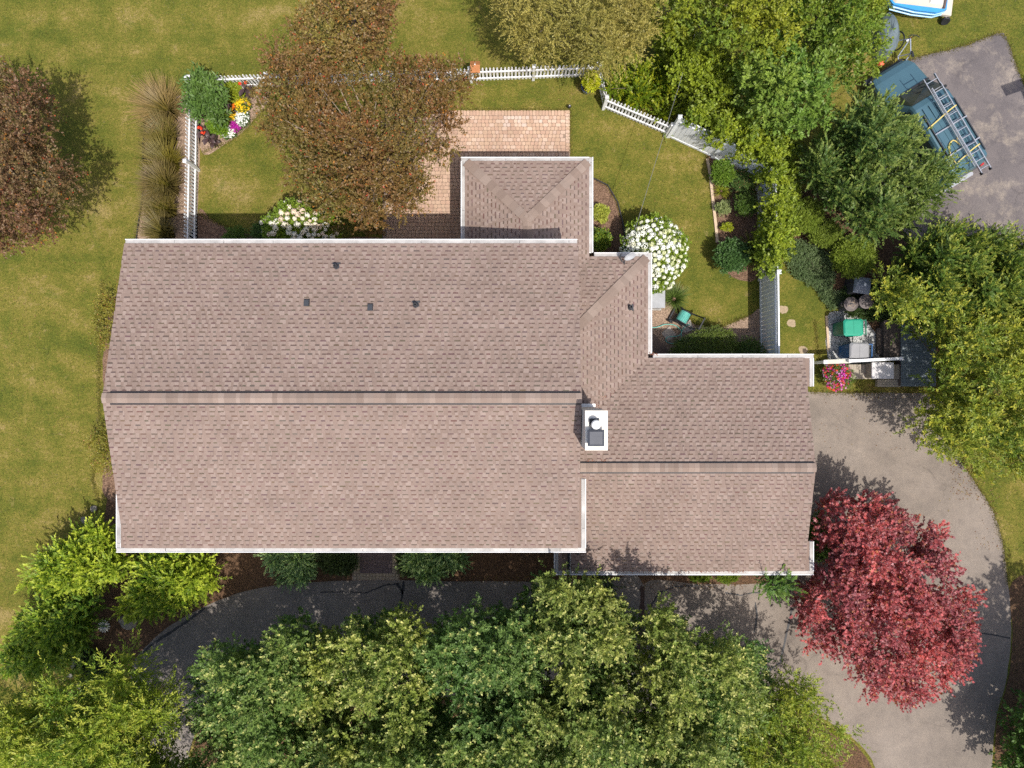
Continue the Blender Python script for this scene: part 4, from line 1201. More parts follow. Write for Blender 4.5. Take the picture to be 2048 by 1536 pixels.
tree('ground_cover', 'dark ground cover between the birch and shaded cypress', 'ground cover', [(150, 1310), (190, 1300), (225, 1320), (218, 1370), (190, 1390), (160, 1350)], .06, .2, dict(BOX, R=.14, sp=.7, len=.05, wid=.03, c0=(.02, .035, .012), c1=(.04, .06, .02), inset=.3), .01, 3)
tree('ground_cover', 'dark ivy around the round trash cans', 'ground cover', [(1680, 580), (1740, 560), (1790, 600), (1790, 640), (1730, 640), (1690, 625)], .06, .2, dict(BOX, R=.14, sp=.7, len=.05, wid=.03, c0=(.03, .055, .014), c1=(.05, .08, .02), inset=.3), .01, 3)
for i, (x, lb) in enumerate(((1400, 'lowest tuft of weeds under the garage gutter, left of the pair'), (1455, 'tuft of weeds under the garage gutter, right of the pair'))):
    tree('weed_tuft', lb, 'plant', oval(x, 1155, 22, 9), .08, .3, dict(BOX, R=.1, m=10, len=.06, wid=.03, c0=(.08, .13, .012), c1=(.16, .19, .02)), .01, 2)


# ornamental grasses: arching blades from one base
def grass_clump(name, label, px, py, rad, ht, n, c0, c1, lean=(0, 0), tipc=None, wid=.012, group=None):
    b = PG(px, py)
    a = RNG.uniform(0, 2 * math.pi, n); s = np.sqrt(RNG.uniform(0, 1, n))
    bx = np.stack([np.cos(a) * s * rad * .28, np.sin(a) * s * rad * .28, np.zeros(n)], 1)
    out = np.stack([np.cos(a), np.sin(a)], 1) * (rad * RNG.uniform(.35, 1.1, n))[:, None] + np.array(lean) * RNG.uniform(.6, 1.3, (n, 1))
    hh = ht * RNG.uniform(.6, 1.1, n)
    V = []; K = 4
    sd = np.stack([-out[:, 1], out[:, 0], np.zeros(n)], 1); sd = unit(sd)
    f = RNG.uniform(0, 1, (n, 1)); c = np.array(c0) * (1 - f) + np.array(c1) * f
    Vv = np.zeros((n, K * 2, 3)); Cc = np.zeros((n, K * 2, 3))
    for k in range(K):
        t = k / (K - 1)
        p = bx.copy()
        p[:, :2] += out * (t ** 1.6)
        p[:, 2] = hh * (1.55 * t - .75 * t * t) + .02
        wk = wid * (1 - .85 * t)
        Vv[:, 2 * k] = p + sd * wk; Vv[:, 2 * k + 1] = p - sd * wk
        ct = c if tipc is None else c * (1 - t ** 2) + np.array(tipc) * t ** 2
        Cc[:, 2 * k] = ct; Cc[:, 2 * k + 1] = ct
    base = (np.arange(n) * K * 2)[:, None]
    Fq = np.concatenate([base + np.array([[2 * k, 2 * k + 1, 2 * k + 3, 2 * k + 2]]) for k in range(K - 1)])
    root = thing(name, label, 'ornamental grass', b, group)
    link('blades', mesh_np('blades', Vv.reshape(-1, 3), Fq, M_leaf, Cc.reshape(-1, 3)), root)
    m = MB(); m.lathe([(rad * .22, 0), (rad * .26, .05), (rad * .1, .12)], (0, 0, 0), 9); m.build('root_crown', M_mulch, root)
    return root


GR = 'ornamental grasses outside the picket fence'
for i, (x, y, r, lb) in enumerate(((340, 228, .85, 'topmost tan tipped ornamental grass leaning out over the lawn'), (346, 283, .72, 'second ornamental grass from the top of the fence strip'), (348, 335, .74, 'middle ornamental grass of the fence strip'),
                                   (350, 380, .70, 'fourth ornamental grass from the top of the fence strip'), (348, 425, .72, 'fifth ornamental grass, half lit above the eave shadow'), (345, 472, .66, 'lowest ornamental grass in the eave shadow'))):
    grass_clump('ornamental_grass', lb, x + random.uniform(-4, 4), y, r * random.uniform(.85, 1.1), random.uniform(.95, 1.25), int(random.uniform(560, 760)), (.060, .066, .008), [(.17, .125, .022), (.15, .13, .014), (.18, .15, .012), (.14, .115, .014), (.16, .13, .013), (.14, .115, .014)][i], (random.uniform(-.32, -.1), random.uniform(.0, .2)), [(.36, .24, .10), (.20, .15, .04), (.22, .17, .03), (.20, .14, .05), (.20, .15, .04), (.20, .15, .05)][i], .016, GR)
grass_clump('ornamental_grass', 'green daylily clump beside the glossy shrub', 1497, 505, .62, .8, 260, (.05, .09, .015), (.11, .15, .02), (0, -.05), (.20, .22, .03), .016)
grass_clump('ornamental_grass', 'low fountain of green grass below the white hydrangea', 1347, 598, .50, .55, 380, (.05, .10, .016), (.10, .15, .025), (0, 0), (.13, .18, .04), .010)
grass_clump('ornamental_grass', 'lime spiky daylily in the fence bed', 1441, 384, .32, .35, 130, (.12, .17, .015), (.22, .25, .02), (0, 0), (.3, .3, .03), .016)


# flower heads: balls of small petals
def petals(C, R, cols, per, size, zmin=-.2):
    n = len(C); idx = np.repeat(np.arange(n), per); N = len(idx)
    u = unit(RNG.normal(size=(N, 3))); u[:, 2] = np.where(u[:, 2] < zmin, -u[:, 2], u[:, 2])
    pos = C[idx] + u * R[idx][:, None] * RNG.uniform(.7, 1., (N, 1))
    t = unit(np.cross(u, RNG.normal(size=(N, 3))))
    ax = unit(t + u * .25)
    c = cols[idx] * RNG.uniform(.88, 1.08, (N, 1))
    return leaves_from(pos - ax * size * .5, ax, u, np.full(N, size) * RNG.uniform(.8, 1.2, N), np.full(N, size * .95), np.clip(c, 0, .9), None, .05)


def hydrangea(label, pts, z_edge, z_top, cols, n_head, rhead, group):
    st = dict(BOX, R=.2, m=18, k=6, len=.10, wid=.06, c0=(.075, .13, .012), c1=(.15, .20, .018))
    r = tree('hydrangea', label, 'flowering shrub', pts, z_edge, z_top, st, .05, 8, group)
    s = (H - z_top) / F
    q = darts(pts, rhead * 1.25 / s, .02 / s, 9000)
    q = q[RNG.permutation(len(q))[:n_head]]
    d = poly_dist(q, pts); dn = np.clip(d / d.max(), 0, 1) ** .8
    z = z_edge + (z_top - z_edge) * np.sqrt(1 - (1 - dn) ** 2) + .26
    C = np.stack([(q[:, 0] - 1024) * (H - z) / F, (768 - q[:, 1]) * (H - z) / F, z], 1) - np.array(r.location)
    R = rhead * RNG.uniform(.5, 1.25, len(C))
    cc = np.array(cols)[RNG.integers(0, len(cols), len(C))]
    V, Fq, Cl = petals(C, R, cc, 60, .06)
    f = link('flower_heads', mesh_np('flower_heads', V, Fq, M_petal, Cl), r)
    return r


hydrangea('big round hydrangea full of pure white flower heads', oval(1308, 508, 66, 74, 18), .7, 1.7, [(.80, .80, .72), (.84, .84, .78), (.82, .82, .80), (.60, .62, .36), (.76, .74, .60)], 230, .115, 'hydrangeas')
hydrangea('creamy pink hydrangea under the rear gutter', [(522, 445), (545, 428), (570, 400), (595, 400), (625, 425), (660, 430), (680, 480), (650, 505), (540, 505), (528, 475)], 1.0, 2.1, [(.80, .72, .60), (.76, .62, .50), (.82, .78, .70)], 85, .115, 'hydrangeas')


def bedding(name, label, px, py, r, ht, leafc, petc, nflow, psize=.05, rhead=.045, per=8):
    r *= 1.15; nflow = int(nflow * 1.6)
    """low annual: leafy mound with open flowers"""
    st = dict(BOX, R=max(.08, r * .35), m=14, k=5, len=.05, wid=.03, c0=leafc, c1=tuple(c * 1.5 for c in leafc), inset=.45)
    s = F / (H - ht)
    root = tree(name, label, 'flowers', oval(px, py, r * s, r * s, 10), ht * .5, ht, st, .012, 3, 'bedding flowers in the corner bed')
    a = RNG.uniform(0, 6.28, nflow); d = np.sqrt(RNG.uniform(0, 1, nflow)) * r
    b = P(px, py, ht)
    C = np.stack([b.x + np.cos(a) * d, b.y + np.sin(a) * d, ht * (1.08 - .4 * (d / r) ** 2) + RNG.uniform(0, .05, nflow) + .06], 1) - np.array(root.location)
    V, Fq, Cl = petals(C, np.full(nflow, rhead), np.array(petc)[RNG.integers(0, len(petc), nflow)], per, psize, .2)
    link('flower_heads', mesh_np('flower_heads', V, Fq, M_petal, Cl), root)
    return root


G_ = (.05, .09, .015)
bedding('marigold', 'bright yellow marigolds at the edge of the corner bed', 484, 209, .24, .42, G_, [(.75, .50, .01), (.80, .60, .03)], 60)
bedding('marigold', 'golden marigolds beside the purple petunias', 459, 229, .2, .38, G_, [(.70, .40, .01), (.75, .48, .02)], 46)
bedding('petunia', 'white petunias, larger mound at the edge of the corner bed', 481, 236, .26, .26, G_, [(.85, .86, .86)], 75)
bedding('petunia', 'white petunias, smaller lower mound in the corner bed', 457, 262, .22, .26, G_, [(.85, .86, .84)], 46)
bedding('petunia', 'purple petunias between the two white mounds', 466, 251, .24, .24, G_, [(.36, .015, .28), (.42, .02, .30)], 90)
bedding('petunia', 'small purple petunia patch between marigolds and white petunias', 467, 224, .13, .26, G_, [(.30, .015, .24)], 34)
bedding('zinnia', 'orange zinnias above the golden marigolds', 471, 215, .12, .32, G_, [(.70, .16, .01)], 16)
CLE = dict(BOX, R=.26, sp=.7, m=8, k=8, L=.9, len=.20, wid=.060, c0=(.050, .10, .020), c1=(.085, .14, .028), cv=.25, up=.7, alpha=1.2, n_rnd=.4, inset=.4)
tree('cleome', 'tall green long leaved plants filling the fence corner', 'plant', [(378, 165), (398, 145), (425, 158), (448, 180), (452, 215), (445, 245), (415, 235), (382, 225)], .7, 1.35, CLE, .03, 8)
tree('coleus', 'lime leafy mound behind the yellow marigolds', 'plant', [(450, 172), (470, 163), (488, 182), (482, 198), (462, 202), (450, 190)], .3, .5, dict(BOX, len=.08, wid=.05, c0=(.10, .16, .012), c1=(.20, .22, .015)), .02, 4, 'coleus mounds')
tree('coleus', 'green leafy mound above the lower white petunias', 'plant', [(415, 240), (440, 228), (455, 250), (447, 268), (425, 268), (412, 252)], .3, .6, dict(BOX, len=.08, wid=.05, c0=(.08, .15, .012), c1=(.13, .20, .015)), .02, 4, 'coleus mounds')
M_canna = simple('canna_leaf', (.055, .032, .030), .4, .3, 9, spec=.5)
for px, py, fl, lb in ((403, 262, 4, 'dark leaved canna with red flowers beside the picket fence'), (415, 275, 0, 'dark bronze canna without flowers at the lower bed edge'), (487, 176, 2, 'dark canna with two red flowers under the crabapple'), (445, 213, 2, 'dark canna with red flowers in the middle of the bed')):
    b = PG(1024 + (px - 1024) * .965, 768 + (py - 768) * .965)
    root = thing('canna', lb, 'plant', b, 'dark cannas')
    m = MB(); m.tube([(0, 0, 0), (.01, 0, .5), (0, .02, .95)], [.025, .02, .012], 7); m.build('stem', M_canna, root)
    for k in range(8):
        a = k * 2.4; t = .35 + .07 * k
        L = random.uniform(.22, .34); d = Vector((math.cos(a), math.sin(a), 0)); sd = Vector((-d.y, d.x, 0))
        m = MB(); r_ = []
        for u_, w_ in ((0, .01), (.3, .07), (.6, .075), (.85, .04), (1., .004)):
            c_ = Vector((0, 0, t)) + d * L * u_ + Vector((0, 0, .20 * u_ - .16 * u_ * u_))
            r_.append([c_ - sd * w_ + Vector((0, 0, w_ * .3)), c_, c_ + sd * w_ + Vector((0, 0, w_ * .3))])
        m.loft(r_, closed=False); m.build('leaf', M_canna, root, smooth=True)
    if fl:
        for _ in range(fl):
            C = np.array([[random.uniform(-.14, .14), random.uniform(-.14, .14), random.uniform(.95, 1.05)]])
            V, Fq, Cl = petals(C, np.full(1, .06), np.array([[.75, .06, .02]]), 18, .06)
            link('flower', mesh_np('flower', V, Fq, M_petal, Cl), root)

# grass fringe over bed and paving edges, single blades
def fringe(name, label, lines, per_m, c0, c1, spread=.06, ht=.07):
    P0 = []
    for ln in lines:
        q = [np.array(PG(*p).xy) for p in ln]
        for a, b in zip(q[:-1], q[1:]):
            L = np.linalg.norm(b - a); n = max(1, int(L * per_m))
            t = RNG.uniform(0, 1, (n, 1)); P0.append(a * (1 - t) + b * t + RNG.normal(0, spread, (n, 2)) * RNG.uniform(.3, 1.3, (n, 1)))
    p = np.concatenate(P0); n = len(p)
    a = RNG.uniform(0, 6.28, n)
    ax = unit(np.stack([np.cos(a), np.sin(a), RNG.uniform(.3, 1.3, n)], 1))
    nr = unit(np.stack([-np.sin(a) * .2, np.cos(a) * .2, np.ones(n)], 1))
    f = RNG.uniform(0, 1, (n, 1)); c = np.array(c0) * (1 - f) + np.array(c1) * f
    V, Fq, C = leaves_from(np.concatenate([p, np.full((n, 1), .004)], 1), ax, nr, ht * RNG.uniform(.5, 1.3, n), np.full(n, .014), c)
    o = link(name, mesh_np(name, V, Fq, M_leaf, C)); return tag(o, label, 'grass', kind='stuff')


fringe('grass_fringe', 'ragged grass blades along bed and paving edges', [
    [(300, 215), (292, 245), (287, 290), (288, 380), (275, 460), (262, 520)], [(520, 225), (490, 260), (455, 285), (404, 305)], [(1140, 221), (1140, 312)], [(920, 220), (1140, 220)],
    [(1187, 357), (1215, 370), (1235, 405), (1245, 440), (1255, 500)], [(1412, 305), (1420, 350), (1426, 400), (1433, 480)], [(1350, 620), (1395, 650), (1440, 655), (1500, 630)],
    [(1620, 784), (1700, 786), (1760, 786)], [(1910, 900), (1950, 965), (1985, 1020), (2006, 1090), (2016, 1170)], [(1795, 128), (1860, 108), (1925, 93), (1975, 74), (1998, 67), (2012, 74), (2032, 130), (2056, 190)],
    [(205, 560), (200, 650), (198, 760), (200, 880), (185, 960), (200, 1010)], [(1630, 640), (1634, 690), (1640, 724)], [(396, 425), (425, 440), (480, 466)]], 260, (.09, .10, .012), (.22, .17, .04))
nb = 90000
area = RNG.uniform([-19.2, -14.6], [19.2, 14.6], (nb, 2))
a = RNG.uniform(0, 6.28, nb)
ax = unit(np.stack([np.cos(a), np.sin(a), RNG.uniform(.2, .9, nb)], 1)); nr = unit(np.stack([np.zeros(nb), np.zeros(nb), np.ones(nb)], 1) + RNG.normal(0, .3, (nb, 3)))
pxy = np.stack([area[:, 0] * F / H + 1024, 768 - area[:, 1] * F / H], 1)
keep = ~(poly_inside(pxy, [tuple(p) for p in smooth_poly(DRIVE, 3)]) | poly_inside(pxy, [tuple(p) for p in smooth_poly(FRONT, 3)]))
for poly in ([(1730, 180), (1860, 100), (1998, 60), (2020, 74), (2060, 190), (2110, 300), (2200, 540), (1740, 500)], [(765, 221), (1140, 221), (1140, 585), (765, 585)], [(230, 500), (1640, 500), (1640, 1300), (150, 1330)], [(262, 190), (402, 190), (402, 580), (262, 580)],
             [(400, 175), (545, 175), (530, 230), (455, 290), (400, 308)], [(396, 440), (800, 470), (800, 590), (396, 590)], [(1150, 350), (1220, 365), (1260, 500), (1250, 600), (1150, 600)], [(1408, 300), (1520, 380), (1520, 560), (1430, 540)], [(1560, 380), (1900, 380), (2000, 520), (1900, 790), (1630, 720), (1570, 520)]):
    keep &= ~poly_inside(pxy, poly)
area, ax, nr = area[keep], ax[keep], nr[keep]; nb = len(area)
f = RNG.uniform(0, 1, (nb, 1)); c = np.array((.075, .09, .010)) * (1 - f) + np.array((.23, .175, .045)) * f
V, Fq, C = leaves_from(np.concatenate([area, np.full((nb, 1), .003)], 1), ax, nr, .065 * RNG.uniform(.5, 1.3, nb), np.full(nb, .016), c)
tag(link('lawn_blades', mesh_np('lawn_blades', V, Fq, M_leaf, C)), 'short dry and green grass blades of the lawn', 'grass', kind='stuff')

# fallen leaves on drive, deck and in the roof valley
def litter(name, label, areas, cols, size=.05):
    Ps = []
    for x0, y0, x1, y1, n, zf in areas:
        for _ in range(n):
            px, py = random.uniform(x0, x1), random.uniform(y0, y1)
            p = on_plane(px, py, zf) if zf else PG(px, py) + Vector((0, 0, .018))
            Ps.append((p.x, p.y, p.z + (.03 if zf else 0)))
    p = np.array(Ps); n = len(p); a = RNG.uniform(0, 6.28, n)
    ax = unit(np.stack([np.cos(a), np.sin(a), RNG.uniform(-.1, .3, n)], 1)); nr = unit(np.stack([np.zeros(n), np.zeros(n), np.ones(n)], 1) + RNG.normal(0, .3, (n, 3)))
    c = np.array(cols)[RNG.integers(0, len(cols), n)] * RNG.uniform(.7, 1.2, (n, 1))
    V, Fq, C = leaves_from(p, ax, nr, size * RNG.uniform(.6, 1.3, n), size * .6 * np.ones(n), c)
    tag(link(name, mesh_np(name, V, Fq, M_leaf, C)), label, 'leaf litter', kind='stuff')


litter('fallen_leaves', 'yellow and brown leaves scattered on the drive', [(1640, 790, 1900, 900, 60, None), (1700, 770, 1870, 800, 160, None), (1620, 1000, 1900, 1150, 30, None), (1100, 1165, 1580, 1178, 260, None), (830, 1150, 1080, 1166, 160, None), (1950, 950, 2000, 1100, 60, None), (20, 500, 190, 1000, 60, None), (820, 20, 940, 120, 25, None), (950, 165, 1150, 215, 30, None), (1210, 260, 1400, 420, 30, None), (400, 300, 560, 420, 40, None), (1900, 920, 1960, 1000, 160, None)], [(.30, .22, .06), (.24, .12, .05), (.20, .09, .04)], .05)
zGN = lambda x, y: E2 + .25 * (GN - y)
zS2 = lambda x, y: E2 + .0
litter('roof_leaves', 'rust brown leaves caught in roof valley and gutters', [(1185, 805, 1200, 820, 14, zCE), (1200, 788, 1216, 800, 10, zCE), (1222, 780, 1230, 790, 6, zCE), (1170, 918, 1190, 925, 16, zGN), (1200, 918, 1212, 924, 16, zGN), (1298, 704, 1316, 711, 34, zS2), (1230, 1141, 1500, 1145, 240, zS2), (1120, 1138, 1136, 1146, 12, zS2)], [(.26, .075, .025), (.30, .11, .04), (.20, .06, .03)], .035)


# ------------------------------------------------------------------ fences
def picket_mesh():
    w_, t_, h_ = .068, .02, .98
    poly = [(-w_ / 2, 0), (w_ / 2, 0), (w_ / 2, h_ - .06), (w_ * .2, h_), (-w_ * .2, h_), (-w_ / 2, h_ - .06)]
    m = MB(); n = len(poly)
    vs_ = [(x, -t_ / 2, z) for x, z in poly] + [(x, t_ / 2, z) for x, z in poly]
    m.add(vs_, [tuple(range(n)), tuple(range(2 * n - 1, n - 1, -1))] + [(k, n + k, n + (k + 1) % n, (k + 1) % n) for k in range(n)])
    return m.mesh('picket', M_white)


PICKET = picket_mesh()
pm = MB(); pm.box((0, 0, .56), (.10, .10, 1.12)); pm.loft([[(sx * a_, sy * a_, z_) for sx, sy in ((-1, -1), (1, -1), (1, 1), (-1, 1))] for a_, z_ in ((.065, 1.12), (.065, 1.14), (.01, 1.19))])
POST = pm.mesh('post', M_white)


def picket_fence(label, pts, group, post_every=2.35):
    q = [PG(*p) for p in pts]
    root = thing('picket_fence', label, 'fence', q[0], group)
    o = q[0]
    posts = [Vector((0, 0, 0))]
    for a, b in zip(q[:-1], q[1:]):
        d = b - a; L = d.length; ang = math.atan2(d.y, d.x); n = max(2, round(L / .128)); dirv = d.normalized(); sd = Vector((-dirv.y, dirv.x, 0))
        for z in (.26, .78):
            m = MB(); m.bar(a - o + Vector((0, 0, z)), b - o + Vector((0, 0, z)), .035, .08); m.build('rail', M_white, root)
        for k in range(n):
            p = a + d * ((k + .5) / n) - o + sd * .03
            link('picket', PICKET, root, (p.x, p.y, .04 + random.uniform(-.006, .006)), (random.gauss(0, .008), random.gauss(0, .008), ang + random.gauss(0, .02)))
        np_ = max(1, round(L / post_every))
        for k in range(1, np_ + 1):
            posts.append(a + d * (k / np_) - o)
    for p in posts:
        link('post', POST, root, (p.x, p.y, 0))
    return root


FG = 'white picket fences'
picket_fence('white picket fence running up the left side of the yard', [(395, 500), (400, 182)], FG)
picket_fence('long white picket fence along the rear of the yard', [(404, 180), (700, 169), (943, 164), (1190, 155)], FG)
picket_fence('short angled white picket fence beside the ferny juniper', [(1192, 158), (1206, 218), (1332, 271)], FG, 2.7)


def privacy_fence(label, pts, lattice=False):
    q = [PG(*p) for p in pts]; o = q[0]
    root = thing('privacy_fence', label, 'fence', o, 'white privacy fences')
    bm_ = MB(); bm_.box((0, 0, .82), (.142, .022, 1.5)); B = bm_.mesh('board', M_vinyl)
    pm_ = MB(); pm_.box((0, 0, .95), (.12, .12, 1.9)); pm_.loft([[(sx * a_, sy * a_, z_) for sx, sy in ((-1, -1), (1, -1), (1, 1), (-1, 1))] for a_, z_ in ((.075, 1.9), (.075, 1.925), (.01, 1.98))]); Pm = pm_.mesh('post', M_vinyl)
    link('post', Pm, root, (0, 0, 0))
    for a, b in zip(q[:-1], q[1:]):
        d = b - a; L = d.length; ang = math.atan2(d.y, d.x); n = max(2, round(L / .15)); dirv = d.normalized()
        for k in range(n):
            p = a + d * ((k + .5) / n) - o
            link('board', B, root, (p.x, p.y, random.uniform(-.004, .004)), (0, 0, ang + random.gauss(0, .012)))
        for z, hh in ((.10, .12), (1.52, .09), (1.80, .07)):
            m = MB(); m.bar(a - o + Vector((0, 0, z)), b - o + Vector((0, 0, z)), .05, hh); m.build('rail', M_vinyl, root)
        m = MB(); nl_ = int(L / .09)
        for k in range(nl_):
            p0 = a - o + dirv * (k * .09); p1 = p0 + dirv * .2
            for s_ in (1, -1):
                za, zb = (1.565, 1.765) if s_ > 0 else (1.765, 1.565)
                e_ = min(.2, L - k * .09); 
                if e_ > .15: m.bar(p0 + Vector((0, 0, za)), p1 + Vector((0, 0, zb)), .012 + .004 * s_, .03)
        if m.v: m.build('lattice', M_vinyl, root)
        np_ = max(1, round(L / 2.4))
        for k in range(1, np_ + 1):
            p = a + d * (k / np_) - o; link('post', Pm, root, (p.x, p.y, 0), (0, 0, ang))
    return root


privacy_fence('white board privacy fence half buried under the chartreuse vine', [(1336, 273), (1425, 314), (1505, 368)])
privacy_fence('white privacy fence with lattice top between garden and bins', [(1514, 378), (1519, 560), (1521, 735)])

# bird feeder house on the fence, round solar light, potted plant
b = P(950, 131, 1.5)
r = thing('bird_feeder', 'orange roofed green bird feeder behind the rear picket fence', 'bird feeder', (b.x, b.y, 0))
m = MB(); m.tube([(0, 0, 0), (0, 0, 1.2)], .025, 8); m.build('pole', M_white, r)
m = MB(); m.box((0, 0, 1.30), (.24, .26, .2)); m.build('body', simple('green_feeder', (.02, .14, .09), .5), r)
m = MB()
for s_ in (-1, 1): m.add([(-.17, 0, 1.56), (.17, 0, 1.56), (.17, s_ * .20, 1.40), (-.17, s_ * .20, 1.40), (-.17, 0, 1.53), (.17, 0, 1.53), (.17, s_ * .20, 1.37), (-.17, s_ * .20, 1.37)], [(0, 1, 2, 3), (7, 6, 5, 4), (0, 4, 5, 1), (1, 5, 6, 2), (2, 6, 7, 3), (3, 7, 4, 0)])
rf = m.build('roof', simple('orange_roof', (.38, .15, .055), .6), r)
m = MB(); m.tube([(0, 0, 1.55), (0, 0, 1.60)], .02, 8); m.build('hanger_knob', M_white, rf)
b = PG(1138, 218)
r = thing('solar_light', 'small black solar light at the patio corner', 'garden light', b)
m = MB(); m.tube([(0, 0, 0), (0, 0, .22)], .012, 6); m.build('stake', M_dark, r)
m = MB(); m.lathe([(.03, .2), (.06, .23), (.065, .28), (.04, .31), (.01, .315)], (0, 0, 0), 14); m.build('lamp_head', M_dark, r)
m = MB(); m.tube([(0, 0, .31), (0, 0, .325)], .028, 10); m.build('solar_panel', M_gutter_guard, r)
b = PG(1172, 183)
r = thing('flower_pot', 'blue glazed pot in the rear fence corner', 'pot', b)
m = MB(); m.lathe([(.12, 0), (.17, .2), (.20, .38), (.215, .42), (.19, .42), (.17, .36)], (0, 0, 0), 20); m.build('pot_body', simple('blue_glaze', (.10, .16, .30), .2, .2, 5, spec=.6), r, smooth=True)
m = MB(); m.lathe([(.165, .30), (.165, .37), (.02, .39)], (0, 0, 0), 16); m.build('soil', M_mulch_dark, r)
tree('coleus', 'round chartreuse plant growing in the blue pot', 'plant', oval(1182, 161, 16, 17), .65, 1.0, dict(BOX, R=.1, len=.07, wid=.045, c0=(.24, .27, .012), c1=(.40, .38, .02), inset=.4), .015, 3, base=(b.x, b.y))

# ------------------------------------------------------------------ by the connector wall: unit, hose reel, slabs, dish, cable
b = P(1316, 598, .75)
r = thing('heat_pump', 'pale grey heat pump below the white hydrangea', 'heat pump', (b.x - .1, b.y, 0))
m = MB(); m.prism(smooth_poly([(-.36, -.33), (.36, -.33), (.36, .33), (-.36, .33)], 1), 0, .06); m.build('base_slab', simple('concrete', (.36, .34, .31), .9), r)
m = MB(); m.box((0, 0, .4), (.66, .6, .68)); m.build('cabinet', simple('pale_grey_metal', (.40, .41, .42), .45), r, bevel=.06)
m = MB(); m.box((0, 0, .755), (.70, .64, .035)); m.build('lid', simple('light_grey_metal', (.30, .31, .325), .45), r, bevel=.01)
M_teal = simple('teal_hose', (.12, .42, .36), .45, .1, 10)
b = P(1367, 634, .4)
r = thing('hose_reel', 'black hose reel cart wound with teal hose', 'hose reel', (b.x, b.y, 0), rz=math.radians(-28)); r.scale = (1.25, 1.25, 1.15); r = r
m = MB()
for s_ in (-1, 1):
    m.bar((-.30, s_ * .2, .08), (.32, s_ * .2, .42), .035); m.bar((-.18, s_ * .2, .42), (.12, s_ * .2, .06), .035)
    m.lathe([(.20, -.012), (.20, .012), (.03, .015)], (0, s_ * .17, .28), 20, Matrix.Rotation(math.pi / 2, 4, 'X'))
m.bar((-.30, -.2, .08), (-.30, .2, .08), .04); m.bar((.10, -.2, .06), (.10, .2, .06), .04)
m.build('frame', M_dark, r)
m = MB()
for s_ in (-1, 1): m.bar((.28, s_ * .2, .40), (.48, s_ * .17, .78), .03)
m.bar((.48, -.18, .78), (.48, .18, .78), .035); m.build('handle', M_dark, r)
m = MB()
for s_ in (-1, 1): m.lathe([(.09, -.02), (.09, .02), (.03, .025)], (-.26, s_ * .25, .09), 16, Matrix.Rotation(math.pi / 2, 4, 'X'))
m.build('wheel', M_dark, r, smooth=False)
m = MB()
for k in range(9):
    y_ = -.145 + k * .036
    m.tube([(.15 * math.cos(a_), y_, .28 + .15 * math.sin(a_)) for a_ in np.linspace(0, 2 * math.pi, 19)], .017, 6, caps=False)
m.build('wound_hose', M_teal, r, smooth=True)
def curve_pts(pts, n=8):
    pts = [np.array(p, float) for p in pts]; out = []
    for i in range(len(pts) - 1):
        p0, p1, p2, p3 = pts[max(i - 1, 0)], pts[i], pts[i + 1], pts[min(i + 2, len(pts) - 1)]
        for k in range(n):
            t = k / n
            out.append(.5 * ((2 * p1) + (-p0 + p2) * t + (2 * p0 - 5 * p1 + 4 * p2 - p3) * t * t + (-p0 + 3 * p1 - 3 * p2 + p3) * t ** 3))
    out.append(pts[-1]); return out
m = MB(); m.tube([(*PG(x_, y_).xy, .045) for x_, y_ in curve_pts([(1285, 652), (1310, 655), (1330, 649), (1350, 651), (1362, 663), (1355, 672), (1335, 674), (1332, 683), (1345, 687), (1360, 680), (1363, 662), (1372, 652), (1380, 648)])], .016, 7)
tag(m.build('garden_hose', M_teal, smooth=True), 'loose teal garden hose looping to the house wall', 'hose')
for x_, y_, rot, lb in ((1337, 668, .72, 'square concrete slab under the looping hose'), (1373, 653, .3, 'square concrete slab under the hose reel')):
    b = PG(x_, y_); m = MB(); m.box((0, 0, .025), (.40, .40, .05))
    o = m.build('stepping_slab', simple('grey_slab', (.34, .30, .26), .9, .15, 9), bevel=.012); o.location = b; o.rotation_euler = (0, 0, rot); tag(o, lb, 'paving slab', 'concrete stepping slabs')
b = PG(1318, 694); m = MB(); m.box((0, 0, .02), (1.0, .75, .04)); o = m.build('stepping_slab', simple('brown_slab', (.14, .10, .08), .9, .15, 6), bevel=.01); o.location = (b.x - .15, b.y - .15, .004); o.rotation_euler = (0, 0, -.9); tag(o, 'brown landing slab in the shaded inner corner', 'paving slab', 'concrete stepping slabs')

zCN = lambda x, y: E2 + .25 * (CN - y)
b = on_plane(1248, 524, zCN)
r = thing('satellite_dish', 'small grey satellite dish on the connector roof edge', 'satellite dish', b)
m = MB(); m.tube([(-.05, -.02, .0), (-.17, .17, .16), (-.12, .22, .35)], .016, 8); m.tube([(.0, -.08, .02), (.0, .04, .2), (.1, .13, .42)], .018, 8); m.bar((-.1, -.08, .01), (.1, -.08, .01), .08, .02); m.build('mount', M_vent, r)
Md = Matrix.Rotation(math.radians(65), 4, 'X') @ Matrix.Rotation(math.radians(18), 4, 'Y')
m = MB(); m.lathe([(.01, .0), (.10, .015), (.17, .045), (.20, .07), (.195, .075), (.16, .055), (.09, .028), (.01, .014)], (.1, .15, .45), 24, Md); m.build('reflector', simple('grey_dish', (.36, .37, .39), .4), r, smooth=True)
m = MB(); m.tube([(.1, .12, .36), (.16, .36, .5)], .01, 6); m.box((.16, .37, .5), (.05, .07, .05)); m.build('feed_arm', M_vent, r)
c0_, c1_ = P(1258, 500, 2.9), P(1372, 130, 2.7)
far = c0_ + (c1_ - c0_) * 2.6
m = MB(); m.tube([c0_.lerp(far, t) - Vector((0, 0, 1.0 * t * (1 - t))) for t in np.linspace(0, 1, 24)], .0075, 6)
tag(m.build('service_cable', simple('grey_cable', (.16, .16, .16), .6)), 'overhead grey service cable running from house to rear trees', 'cable')

